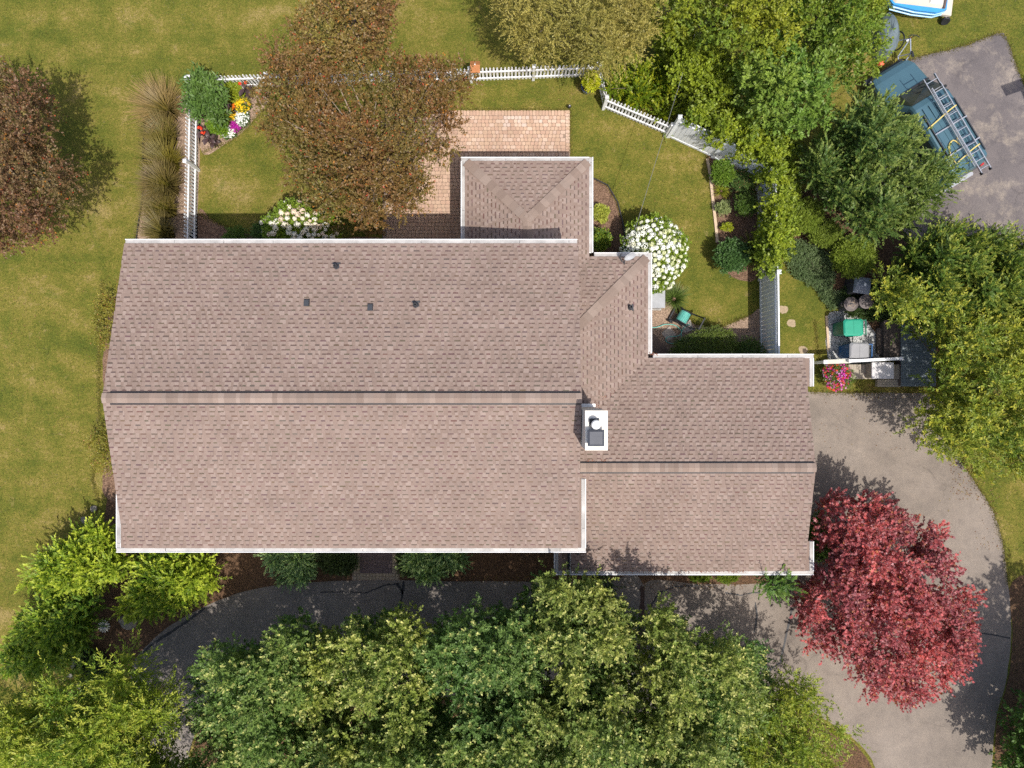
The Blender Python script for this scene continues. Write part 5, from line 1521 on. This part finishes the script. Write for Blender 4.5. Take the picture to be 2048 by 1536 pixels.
# ------------------------------------------------------------------ bins, deck, planter
def cart(label, lid_px, rz, body_c, lid_c, ht=1.0, w_=.58, d_=.68):
    b = P(*lid_px, ht)
    r = thing('wheeled_bin', label, 'wheeled bin', (b.x, b.y, 0), 'wheeled bins', rz)
    mb_ = simple('bin_plastic', body_c, .45, .08, 4); ml = simple('bin_lid', lid_c, .4, .08, 4)
    def ring(a_, b_, z_, c_=.05, ox=0):
        return [(ox + x_, y_, z_) for x_, y_ in ((-a_ + c_, -b_), (a_ - c_, -b_), (a_, -b_ + c_), (a_, b_ - c_), (a_ - c_, b_), (-a_ + c_, b_), (-a_, b_ - c_), (-a_, -b_ + c_))]
    m = MB(); m.loft([ring(d_ * .42, w_ * .40, .06, ox=-.02), ring(d_ * .44, w_ * .43, .5, ox=-.02), ring(d_ * .46, w_ * .46, ht - .10, ox=-.01), ring(d_ * .49, w_ * .50, ht - .09), ring(d_ * .49, w_ * .50, ht - .04)])
    m.build('bin_body', mb_, r)
    m = MB(); m.loft([ring(d_ * .51, w_ * .52, ht - .038, .07), ring(d_ * .51, w_ * .52, ht - .01, .07), ring(d_ * .44, w_ * .44, ht + .03, .08), ring(d_ * .40, w_ * .40, ht + .032, .08)]); lid = m.build('lid', ml, r)
    m = MB(); m.box((0, 0, ht + .036), (.012, w_ * .8, .01)); m.build('lid_rib', ml, lid)
    m = MB()
    for s_ in (-1, 1): m.bar((d_ * .48, s_ * w_ * .42, ht - .06), (d_ * .66, s_ * w_ * .42, ht - .03), .03)
    m.bar((d_ * .66, -w_ * .46, ht - .03), (d_ * .66, w_ * .46, ht - .03), .035); m.build('handle', mb_, r)
    for s_ in (-1, 1):
        m = MB(); m.lathe([(.12, -.025), (.12, .025), (.03, .03)], (d_ * .40, s_ * w_ * .46, .12), 16, Matrix.Rotation(math.pi / 2, 4, 'X')); m.build('wheel', M_dark, r)
    return r


cart('green wheeled bin on the gravel', (1707, 655), .03, (.015, .14, .085), (.022, .27, .175))
cart('blue wheeled bin with greyish lid beside the white rail', (1719, 702), -.02, (.02, .09, .24), (.25, .25, .26))
M_can = simple('brown_grey_plastic', (.115, .095, .09), .55, .15, 9)
for (x_, y_), lb in (((1703, 608), 'round dark trash can left of its twin, sticks on its lid'), ((1733, 603), 'round dark trash can closest to the overhanging tree')):
    b = P(x_, y_, .75)
    r = thing('trash_can', lb, 'trash can', (b.x, b.y, 0), 'round dark trash cans')
    m = MB(); m.lathe([(.19, 0), (.20, .3), (.225, .68), (.235, .70)], (0, 0, 0), 24); m.build('can_body', M_vent, r)
    m = MB(); m.lathe([(.255, .69), (.255, .72), (.22, .735), (.20, .75), (.10, .765), (.01, .77)], (0, 0, 0), 24); ld = m.build('lid', M_can, r)
    m = MB(); m.bar((-.06, .0, .785), (.06, .0, .785), .03, .03); m.build('knob', M_vent, ld)
    m = MB()
    for s_ in (-1, 1): m.tube([(s_ * .23, -.06, .6), (s_ * .30, -.05, .62), (s_ * .30, .05, .62), (s_ * .23, .06, .6)], .014, 6)
    m.build('handle', M_can, r)
    if x_ == 1703:
        m = MB()
        for k in range(9):
            a_ = random.uniform(0, 3.14); c_ = Vector((random.uniform(-.1, .1), random.uniform(-.1, .1), .78)); m.bar(c_ - Vector((math.cos(a_), math.sin(a_), 0)) * .09, c_ + Vector((math.cos(a_), math.sin(a_), .1)) * .09, .006)
        tag(m.build('twigs', M_edgewood), 'pale twigs lying on a round trash can lid', 'twigs'); bpy.data.objects['twigs'].location = (b.x, b.y, 0)
b = P(1727, 570, .9)
r = thing('compost_bin', 'dark square bin with peaked grey lid below the conifer mound', 'bin', (b.x, b.y, 0), rz=-.15)
m = MB(); m.loft([[(sx * a_, sy * a_, z_) for sx, sy in ((-1, -1), (1, -1), (1, 1), (-1, 1))] for a_, z_ in ((.28, 0), (.25, .78))]); m.build('bin_body', M_vent, r)
m = MB()
m.loft([[(-.29, -.29, .78), (.29, -.29, .78), (.29, .29, .78), (-.29, .29, .78)], [(-.29, -.29, .80), (.29, -.29, .80), (.29, .29, .80), (-.29, .29, .80)], [(-.24, -.02, .93), (.24, -.02, .93), (.24, .02, .93), (-.24, .02, .93)]]); m.build('lid', simple('blue_grey_lid', (.16, .18, .22), .35, .1, 4), r)

def boards(parent, x0, x1, y0, y1, z, n, along, mat, th=.03, gap=.006, name='plank'):
    """n planks side by side filling the rectangle"""
    for k in range(n):
        m = MB()
        if along == 'x':
            h_ = (y1 - y0) / n; m.box(((x0 + x1) / 2, y0 + h_ * (k + .5), z - th / 2), (x1 - x0, h_ - gap, th))
        else:
            h_ = (x1 - x0) / n; m.box((x0 + h_ * (k + .5), (y0 + y1) / 2, z - th / 2), (h_ - gap, y1 - y0, th))
        o = m.build(name, mat, parent); o.location.z += random.uniform(-.003, .003)
M_deckgrey = simple('blue_grey_deck', (.14, .165, .18), .7, .12, 3, bmp=.2)
M_deckbrown = simple('weathered_brown_deck', (.10, .078, .065), .8, .2, 5, bmp=.3)
M_beige = simple('beige_boards', (.33, .285, .225), .7, .08, 4)
def px_rect(xa_, ya_, xb_, yb_, z): a_ = P(xa_, yb_, z); b_ = P(xb_, ya_, z); return a_.x, b_.x, a_.y, b_.y
r = thing('deck', 'blue grey plank deck under the overhanging yellow green tree', 'deck')
x0_, x1_, y0_, y1_ = px_rect(1802, 640, 1872, 773, .45); boards(r, x0_, x1_, y0_, y1_, .45, 17, 'x', M_deckgrey)
m = MB(); m.box(((x0_ + x1_) / 2, (y0_ + y1_) / 2, .2), (x1_ - x0_ - .06, y1_ - y0_ - .06, .40)); m.build('skirt', M_deckbrown, r)
x0_, x1_, y0_, y1_ = px_rect(1768, 640, 1801, 714, .36)
r = thing('wooden_step', 'weathered brown wooden step between the bins and the deck', 'step')
boards(r, x0_, x1_, y0_, y1_, .36, 4, 'y', M_deckbrown); m = MB(); m.box(((x0_ + x1_) / 2, (y0_ + y1_) / 2, .16), (x1_ - x0_ - .05, y1_ - y0_ - .05, .32)); m.build('riser', M_deckbrown, r)
x0_, x1_, y0_, y1_ = px_rect(1755, 656, 1769, 708, .18)
r = thing('wooden_step', 'lower narrow wooden step behind the blue bin', 'step')
boards(r, x0_, x1_, y0_, y1_, .18, 2, 'y', M_deckbrown); m = MB(); m.box(((x0_ + x1_) / 2, (y0_ + y1_) / 2, .075), (x1_ - x0_ - .03, y1_ - y0_ - .05, .15)); m.build('riser', M_deckbrown, r)
x0_, x1_, y0_, y1_ = px_rect(1697, 729, 1802, 758, .30)
r = thing('side_porch', 'beige board porch between petunias and the blue grey deck', 'porch')
boards(r, x0_, x1_, y0_, y1_, .30, 20, 'y', M_beige); m = MB(); m.box(((x0_ + x1_) / 2, (y0_ + y1_) / 2, .13), (x1_ - x0_ - .04, y1_ - y0_ - .04, .26)); m.build('skirt', M_fascia, r)
x0_, x1_, y0_, y1_ = px_rect(1755, 759, 1802, 774, .2); boards(r, x0_, x1_, y0_, y1_, .2, 3, 'x', M_beige, name='tread'); m = MB(); m.box(((x0_ + x1_) / 2, (y0_ + y1_) / 2, .08), (x1_ - x0_ - .04, y1_ - y0_ - .04, .16)); m.build('riser', M_beige, r)
b = P(1766, 741, .85)
r = thing('storage_box', 'pale square topped storage box on the beige porch', 'storage box', (b.x, b.y, .30))
m = MB(); m.box((0, 0, .25), (.70, .52, .5)); m.build('box_body', M_beige, r); m = MB(); m.box((0, 0, .525), (.78, .58, .05)); m.build('lid', simple('pale_lid', (.52, .50, .50), .5, .08, 5), r, bevel=.01)
r = thing('porch_rail', 'white porch railing in front of the blue bin', 'railing')
a_, b_ = P(1648, 724, 1.05), P(1804, 717, 1.15)
m = MB(); m.bar(P(1648, 724, .95), P(1700, 722, .95), .15, .06); m.build('lower_rail', simple('pale_sage_rail', (.48, .47, .40), .5), r)
m = MB(); m.bar(P(1700, 722, 1.1), b_, .10, .06); m.build('top_rail', M_white, r)
for t in (0.0, .33, 1.0):
    p = a_.lerp(b_, t); m = MB(); m.box((p.x, p.y, .53), (.09, .09, 1.06)); m.loft([[(p.x + sx * k_, p.y + sy * k_, z_) for sx, sy in ((-1, -1), (1, -1), (1, 1), (-1, 1))] for k_, z_ in ((.06, 1.08), (.06, 1.16), (.01, 1.19))]); m.build('post', M_white, r)
a2, b2 = P(1700, 722, 1.1), b_
for k in range(12):
    p = a2.lerp(b2, (k + .5) / 12); m = MB(); m.bar((p.x, p.y, .32), (p.x, p.y, 1.07), .03); m.build('baluster', M_white, r)
r = thing('planter', 'tan planter tub at the end of the porch rail', 'planter', P(1668, 748, .3).xy.to_3d())
m = MB(); m.lathe([(.22, 0), (.28, .3), (.30, .36), (.27, .36), (.25, .3)], (0, 0, 0), 20); m.build('tub', M_beige, r); m = MB(); m.lathe([(.245, .2), (.245, .32), (.02, .34)], (0, 0, 0), 14); m.build('soil', M_mulch_dark, r)
bedding('petunia', 'pink and magenta petunias spilling from the tan planter', 1676, 752, .46, .62, (.07, .11, .02), [(.62, .06, .42), (.55, .05, .20), (.72, .35, .62), (.70, .08, .05)], 120, .055, .05, 9)
bpy.data.objects[[o.name for o in bpy.data.objects if o.get('label', '').startswith('pink and magenta')][0]]['group'] = 'planter flowers'
m = MB(); m.bar(P(1652, 632, 0) + Vector((0, 0, .03)), P(1656, 700, 0) + Vector((0, 0, .03)), .08, .06); tag(m.build('gravel_edging', M_edgewood), 'bleached board edging the gravel bin bed', 'edging')
for x_, y_, lb in ((1566, 619, 'round sandy bare spot in the lawn beside the fence gate post'), (1583, 647, 'round sandy bare spot in the lawn, middle one'), (1606, 700, 'sandy bare spot in the lawn close to the garage gutter')):
    sheet('bare_spot', oval(x_, y_, 9, 8, 9, 0, .15), .003, simple('sandy_soil', (.30, .23, .15), .95, .2, 14), label=lb, cat='bare soil')


# ------------------------------------------------------------------ van, ladder, straps
vd = Vector((.52, -.854, 0)); vang = math.atan2(vd.y, vd.x)     # direction from nose to tail
vc = P(1891, 240, 1.9)
van = thing('parked_van', 'teal blue van parked on the grey pad under a ladder', 'van', (vc.x, vc.y, 0), rz=vang)
M_teal_paint = simple('teal_car_paint', (.065, .135, .175), .3, .05, 2, metal=.2, spec=.6)
M_car_glass = simple('car_glass', (.022, .032, .028), .18, .2, 3, spec=.35)
M_chrome = simple('aluminium', (.62, .62, .63), .3, .06, 8, metal=.8)
# local x from nose (-) to tail (+); roof centre at x = 0
def vring(x_, hw, z0_, zb, zt, tw, sh=.10):
    """one side-to-side section: sill, flank, belt, shoulder, top"""
    pr = [(hw * .93, z0_), (hw, z0_ + .18), (hw, zb - .12), (hw * .97, zb), (tw + (hw * .97 - tw) * .25, zt - sh), (tw, zt - .03), (tw * .8, zt)]
    return [(x_, -y_, z_) for y_, z_ in pr] + [(x_, y_, z_) for y_, z_ in reversed(pr)]
rings = [vring(-2.62, .62, .38, .72, .74, .5, .01), vring(-2.52, .80, .32, .84, .88, .66, .02), vring(-2.3, .91, .30, .93, .99, .78, .03), vring(-1.75, .95, .30, 1.02, 1.10, .82, .03), vring(-1.52, .96, .30, 1.06, 1.15, .82, .04),
         vring(-.98, .965, .30, 1.08, 1.80, .70), vring(-.80, .965, .30, 1.08, 1.87, .72), vring(0., .965, .30, 1.08, 1.92, .74), vring(1.2, .965, .30, 1.08, 1.91, .74), vring(1.72, .95, .30, 1.08, 1.86, .72), vring(1.90, .92, .34, 1.06, 1.66, .70), vring(2.0, .90, .38, 1.02, 1.12, .78, .02), vring(2.03, .86, .42, .9, .95, .75, .01)]
rings = [[(x_, y_ * .92, z_) for x_, y_, z_ in r_] for r_ in rings]
m = MB(); m.loft(rings); body = m.build('body', M_teal_paint, van, smooth=False)
body.modifiers.new('bevel', 'BEVEL').width = .02; body.modifiers['bevel'].limit_method = 'ANGLE'; body.modifiers['bevel'].angle_limit = .5
m = MB(); m.add([(-1.50, -.78, 1.165), (-1.50, .78, 1.165), (-1.00, .66, 1.80), (-1.00, -.66, 1.80), (-1.57, -.4, 1.165), (-1.57, .4, 1.165)], [(0, 4, 5, 1, 2, 3)])
ws = m.build('windshield', M_car_glass, van)
m = MB(); m.bar((-1.54, -.78, 1.175), (-1.56, .78, 1.175), .07, .02); m.bar((-1.50, -.5, 1.20), (-1.28, .1, 1.47), .015, .012); m.bar((-1.50, .1, 1.20), (-1.28, .62, 1.47), .015, .012); m.build('wipers', M_dark, ws)
for s_ in (-1, 1):
    for xa_, xb_ in ((-.92, -.12), (-.04, .85), (.93, 1.66)):
        m = MB(); m.add([(xa_, s_ * .875, 1.14), (xb_, s_ * .875, 1.14), (xb_, s_ * .755, 1.72), (xa_ + .05, s_ * .755, 1.72)], [(0, 1, 2, 3)]); m.build('side_window', M_car_glass, van)
    m = MB(); m.box((-1.02, s_ * 1.06, 1.16), (.10, .20, .15)); m.bar((-1.02, s_ * .9, 1.12), (-1.02, s_ * 1.05, 1.14), .04); m.build('wing_mirror', M_dark, van, bevel=.02)
    for x_ in (-1.75, 1.15):
        m = MB(); m.lathe([(.20, -.1), (.325, -.1), (.34, -.06), (.34, .06), (.325, .1), (.20, .1)], (x_, s_ * .81, .34), 22, Matrix.Rotation(math.pi / 2, 4, 'X')); wh = m.build('wheel', M_dark, van)
        m = MB(); m.lathe([(.19, -.09), (.2, .0), (.19, .09)], (x_, s_ * .815, .34), 18, Matrix.Rotation(math.pi / 2, 4, 'X')); m.build('rim', M_chrome, wh)
    m = MB(); m.box((-2.50, s_ * .60, .68), (.1, .30, .14)); m.build('headlight', simple('lamp_glass', (.6, .62, .62), .1, .05), van)
    m = MB(); m.box((1.985, s_ * .80, .98), (.07, .14, .42)); m.build('tail_light', simple('red_lens', (.42, .02, .02), .2), van)
m = MB(); m.add([(1.83, -.66, 1.74), (1.83, .66, 1.74), (2.005, .76, 1.14), (2.005, -.76, 1.14)], [(0, 1, 2, 3)]); m.build('rear_window', M_car_glass, van)
m = MB(); m.box((2.10, 0, .50), (.18, 1.62, .20)); m.build('rear_bumper', simple('silver_bumper', (.42, .43, .45), .35, .05, metal=.4), van, bevel=.03)
m = MB(); m.box((-2.62, 0, .44), (.16, 1.6, .18)); m.build('front_bumper', M_vent, van, bevel=.03)
for y_ in (-.48, -.24, 0, .24, .48):
    m = MB(); m.box((.35, y_, 1.925), (2.1, .035, .016)); m.build('roof_rib', M_teal_paint, van)
for y_ in (-.60, .60):
    m = MB(); m.bar((-.5, y_, 1.955), (1.55, y_, 1.945), .035, .05); m.build('rack_rail', M_vent, van)
for x_ in (.25, 1.10):
    m = MB(); m.bar((x_, -.62, 1.99), (x_, .62, 1.99), .04, .03); m.build('crossbar', M_chrome, van)

lad = thing('ladder', 'aluminium extension ladder strapped on the van roof', 'ladder', (vc.x, vc.y, 0), rz=vang - .015)
def lad_sec(x0_, x1_, yc, hw, z_, n):
    for s_ in (-1, 1):
        m = MB(); m.bar((x0_, yc + s_ * hw, z_), (x1_, yc + s_ * hw, z_), .028, .07); m.build('rail', M_chrome, lad)
    for k in range(n):
        x_ = x0_ + (x1_ - x0_) * (k + .6) / n; m = MB(); m.tube([(x_, yc - hw, z_), (x_, yc + hw, z_)], .016, 8); m.build('rung', M_chrome, lad)
lad_sec(-1.55, 1.85, .14, .215, 2.06, 11)
lad_sec(-1.15, 2.15, .14, .175, 2.14, 11)
for s_ in (-1, 1):
    m = MB(); m.box((2.17, .14 + s_ * .175, 2.12), (.09, .04, .10)); m.build('rubber_foot', M_dark, lad)
M_strap = simple('yellow_strap', (.52, .42, .14), .7, .12, 20)
def strap(label, pts, w_=.04):
    m = MB()
    R_ = Matrix.Rotation(vang, 3, 'Z')
    q = [R_ @ Vector(p) + Vector((vc.x, vc.y, 0)) for p in curve_pts(pts, 4)]
    for a_, b_ in zip(q[:-1], q[1:]): m.bar(a_, b_, w_, .008)
    tag(m.build('tie_strap', M_strap), label, 'strap', 'yellow tie down straps')
strap('pale yellow strap across the van roof near the windshield', [(-.05, -.70, 1.97), (-.12, -.3, 1.985), (-.18, -.05, 2.1), (-.22, .14, 2.19), (-.24, .37, 2.17), (-.22, .42, 2.05)])
strap('pale yellow strap across the van roof at the rear', [(1.55, -.85, 1.84), (1.45, -.5, 1.97), (1.38, -.1, 1.99), (1.34, -.05, 2.1), (1.30, .14, 2.19), (1.28, .37, 2.17), (1.27, .42, 2.05)])
strap('loose end of yellow strap curled on the van roof', [(1.42, -.52, 1.985), (1.1, -.50, 1.96), (.82, -.40, 1.96), (.72, -.22, 1.97), (.80, -.12, 1.97), (1.0, -.06, 1.97)])

# ------------------------------------------------------------------ boat on dolly, tarp, bicycle, toy rocket, hoop
r = thing('dolly_boat', 'white decked boat with blue hull on a two wheeled dolly', 'boat', P(1845, -8, .5).xy.to_3d(), rz=math.radians(-7))
M_hull = simple('blue_hull', (.05, .27, .58), .3, .06, 3); M_cream = simple('cream_gelcoat', (.52, .47, .39), .35, .06, 3)
def bring(x_, hw, z0_, z1_): return [(x_, -hw * .82, z0_), (x_, -hw, z0_ + (z1_ - z0_) * .5), (x_, -hw, z1_), (x_, hw, z1_), (x_, hw, z0_ + (z1_ - z0_) * .5), (x_, hw * .82, z0_)]
m = MB(); m.loft([bring(-1.35, .30, .40, .72), bring(-1.1, .55, .28, .72), bring(-.3, .66, .24, .72), bring(.45, .66, .24, .72), bring(.80, .52, .30, .72)]); m.build('hull', M_hull, r)
for k, z_ in enumerate((.60, .42)):
    m = MB(); m.tube([(-1.1, -.57, z_), (-.3, -.675, z_), (.45, -.675, z_), (.79, -.53, z_)], .028, 8); m.build('hull_stripe', simple('pale_blue_stripe', (.30, .52, .72), .35), r)
m = MB(); m.loft([[(-1.3, -.28, .725), (-1.05, -.50, .725), (.72, -.50, .725), (.78, .5, .725), (-1.05, .50, .725), (-1.3, .28, .725)], [(-1.25, -.24, .78), (-1.02, -.45, .78), (.66, -.45, .78), (.70, .45, .78), (-1.02, .45, .78), (-1.25, .24, .78)]]); m.build('deck', M_cream, r)
m = MB(); m.loft([[(.12, -.40, .785), (.62, -.40, .785), (.62, .40, .785), (.12, .40, .785)], [(.16, -.36, .83), (.58, -.36, .83), (.58, .36, .83), (.16, .36, .83)]]); m.build('hatch', simple('white_gelcoat', (.58, .56, .52), .3, .04), r)
m = MB(); m.bar((.66, -.52, .80), (.74, .5, .80), .07, .05); m.build('strap_band', simple('brown_strap', (.10, .07, .06), .7), r)
m = MB(); m.box((.98, -.05, .36), (.36, .95, .10)); m.bar((.7, -.3, .32), (1.1, -.55, .28), .05); m.bar((.7, .3, .32), (1.1, .55, .28), .05); m.build('dolly_frame', M_cream, r)
for s_ in (-1, 1):
    m = MB(); m.lathe([(.06, -.04), (.14, -.05), (.16, -.02), (.16, .02), (.14, .05), (.06, .04)], (1.1, s_ * .60, .17), 20, Matrix.Rotation(math.pi / 2.6, 4, 'X')); m.build('dolly_wheel', M_dark, r)
b = P(1778, 66, .6)
m = MB(); r_ = []
for z_, k_ in ((0, 1.12), (.3, 1.05), (.62, .92), (.78, .6), (.82, .12)):
    r_.append([(math.cos(a_) * .40 * k_ * (1 + .09 * math.sin(3 * a_ + z_ * 5)), math.sin(a_) * .75 * k_ * (1 + .08 * math.sin(5 * a_)), z_ + .05 * math.sin(2 * a_) * (1 if z_ > .1 else 0)) for a_ in np.linspace(0, 2 * math.pi, 17)[:-1]])
m.loft(r_); o = m.build('tarp_cover', simple('grey_blue_tarp', (.105, .135, .15), .6, .15, 3, bmp=.5, bscale=6)); o.location = (b.x, b.y, 0); tag(o, 'grey blue tarp draped over a heap below the boat', 'tarp')
b = P(1793, 108, .4)
r = thing('bicycle', 'bicycle parked between the tarp and the van nose', 'bicycle', (b.x, b.y, 0), rz=math.radians(100))
r.rotation_euler = (math.radians(22), 0, math.radians(97))
for x_ in (-.50, .50):
    m = MB(); m.tube([(x_ + .31 * math.cos(a_), 0, .33 + .31 * math.sin(a_)) for a_ in np.linspace(0, 2 * math.pi, 25)], .025, 7, caps=False); wl = m.build('wheel', M_dark, r)
    m = MB()
    for k in range(8): m.bar((x_, 0, .33), (x_ + .3 * math.cos(k * .785), 0, .33 + .3 * math.sin(k * .785)), .005)
    m.tube([(x_, -.04, .33), (x_, .04, .33)], .03, 8); m.build('spokes', M_chrome, wl)
m = MB(); J = {'bb': (-.05, 0, .30), 'rear': (-.5, 0, .33), 'seat': (-.18, 0, .80), 'head': (.33, 0, .86), 'front': (.5, 0, .33)}
for a_, b_ in (('bb', 'rear'), ('rear', 'seat'), ('seat', 'bb'), ('seat', 'head'), ('bb', 'head'), ('head', 'front')): m.tube([J[a_], J[b_]], .018, 8)
m.build('bike_frame', simple('silver_blue_paint', (.34, .38, .48), .3, .05), r)
m = MB(); m.tube([(.33, 0, .86), (.35, 0, 1.0)], .015, 6); m.tube([(.32, -.28, 1.0), (.37, -.1, 1.02), (.37, .1, 1.02), (.32, .28, 1.0)], .015, 6); m.build('handlebar', M_dark, r)
m = MB(); m.loft([[(-.32, -.07, .88), (-.32, .07, .88), (-.32, .05, .84), (-.32, -.05, .84)], [(-.12, -.03, .88), (-.12, .03, .88), (-.12, .02, .85), (-.12, -.02, .85)]]); m.tube([(-.18, 0, .8), (-.22, 0, .86)], .014, 6); m.build('saddle', M_dark, r)
b = P(1818, 78, .1)
r = thing('toy_rocket', 'tiny white and orange toy lying in the grass', 'toy', b.xy.to_3d())
m = MB(); m.tube([(-.07, -.05, .04), (.0, 0, .05)], [.035, .03], 8); m.build('nose', M_white, r); m = MB(); m.tube([(0, 0, .05), (.13, .10, .06)], [.018, .014], 8); m.build('stick', simple('faded_orange', (.50, .20, .10), .6), r)
b = P(1763, 126, .2); m = MB(); m.loft([[(math.cos(a_) * k_, math.sin(a_) * k_, z_) for a_ in np.linspace(0, 6.283, 11)[:-1]] for k_, z_ in ((.10, 0), (.13, .12), (.10, .24), (.04, .27))]); o = m.build('orange_bucket', simple('orange_plastic', (.55, .12, .05), .5)); o.location = (b.x, b.y, 0); tag(o, 'small orange bucket at the van nose under the leaves', 'bucket')
# basketball hoop just beyond the right frame edge; its board shades the pad
bl = PG(2011, 190.7) + Vector((.228, -.405, 0)) * 2.9
bd = Vector((.94, .33, 0)).normalized()
r = thing('basketball_hoop', 'basketball hoop at the edge of the grey parking pad', 'basketball hoop', (bl.x + .6, bl.y + .2, 0))
m = MB(); c_ = Vector((.0, .0, 0)); m.bar(Vector((-.6, -.2, 3.30)), Vector((-.6, -.2, 3.30)) + bd * 1.3, .04, .82); m.build('backboard', M_white, r)
m = MB(); nd = Vector((-bd.y, bd.x, 0)); pc = Vector((-.6, -.2, 0)) + bd * .65
m.tube([pc - nd * 1.0, pc - nd * 1.0 + Vector((0, 0, 2.4)), pc - nd * .05 + Vector((0, 0, 3.2))], .06, 10); m.build('pole', M_vent, r)
m = MB(); m.tube([pc + nd * .3 + Vector((.23 * math.cos(a_), .23 * math.sin(a_), 3.05)) for a_ in np.linspace(0, 6.283, 21)], .01, 6, caps=False); m.bar(pc + Vector((0, 0, 3.05)), pc + nd * .08 + Vector((0, 0, 3.05)), .1, .05); m.build('rim', simple('orange_rim', (.5, .12, .03), .5), r)

# ------------------------------------------------------------------ front bed: rock, daisy ornament
b = PG(259, 1240)
bm = bmesh.new(); bmesh.ops.create_icosphere(bm, subdivisions=3, radius=1)
for v in bm.verts:
    n_ = math.sin(v.co.x * 4.1 + 1) * .09 + math.sin(v.co.y * 5.3) * .08 + math.sin(v.co.z * 6 + v.co.x * 3) * .07
    v.co *= 1 + n_; v.co.x *= .36; v.co.y *= .27; v.co.z = max(v.co.z, -.3) * .24 + .06
me = bpy.data.meshes.new('boulder'); bm.to_mesh(me); bm.free(); me.materials.append(simple('grey_rock', (.20, .18, .15), .9, .3, 7, bmp=.6, bscale=18)); o = link('boulder', me, None, b); tag(o, 'flat grey boulder at the edge of the chartreuse cypress', 'rock')
b = PG(209, 1252)
r = thing('daisy_ornament', 'pale metal daisy ornament lying on dark mulch', 'garden ornament', b)
m = MB(); m.lathe([(.085, .03), (.09, .05), (.05, .075), (.01, .08)], (0, 0, 0), 16); m.build('centre', simple('grey_centre', (.25, .26, .30), .6), r)
for k in range(14):
    a_ = k * 2 * math.pi / 14; d_ = Vector((math.cos(a_), math.sin(a_), 0)); s_ = Vector((-d_.y, d_.x, 0)); z_ = Vector((0, 0, 1))
    m = MB(); q = [d_ * .07 - s_ * .012, d_ * .14 - s_ * .03, d_ * .235 - s_ * .015, d_ * .235 + s_ * .015, d_ * .14 + s_ * .03, d_ * .07 + s_ * .012]
    m.prism([(v.x, v.y) for v in q], .03, .042); m.build('petal', simple('pale_petal', (.66, .62, .55), .6) if k == 0 else bpy.data.materials['pale_petal'], r)
for i, (x_, y_) in enumerate(((188, 1018), (170, 1040), (150, 1330), (142, 1350), (160, 1370), (172, 1385))):
    b = PG(x_, y_); m = MB(); m.prism([(math.cos(a_) * random.uniform(.1, .17), math.sin(a_) * random.uniform(.1, .17)) for a_ in np.linspace(0, 6.283, 8)[:-1]], 0, .07)
    o = m.build('edging_stone', bpy.data.materials['grey_rock'], None, bevel=.02); o.location = b; o.rotation_euler.z = random.uniform(0, 3)
    tag(o, ['pale edging stone closest to the gable gutter', 'pale edging stone just above the house corner cypress', 'edging stone beside the dark ground cover, topmost', 'edging stone beside the dark ground cover, second', 'edging stone beside the dark ground cover, third', 'edging stone beside the dark ground cover, lowest'][i], 'stone', 'edging stones')
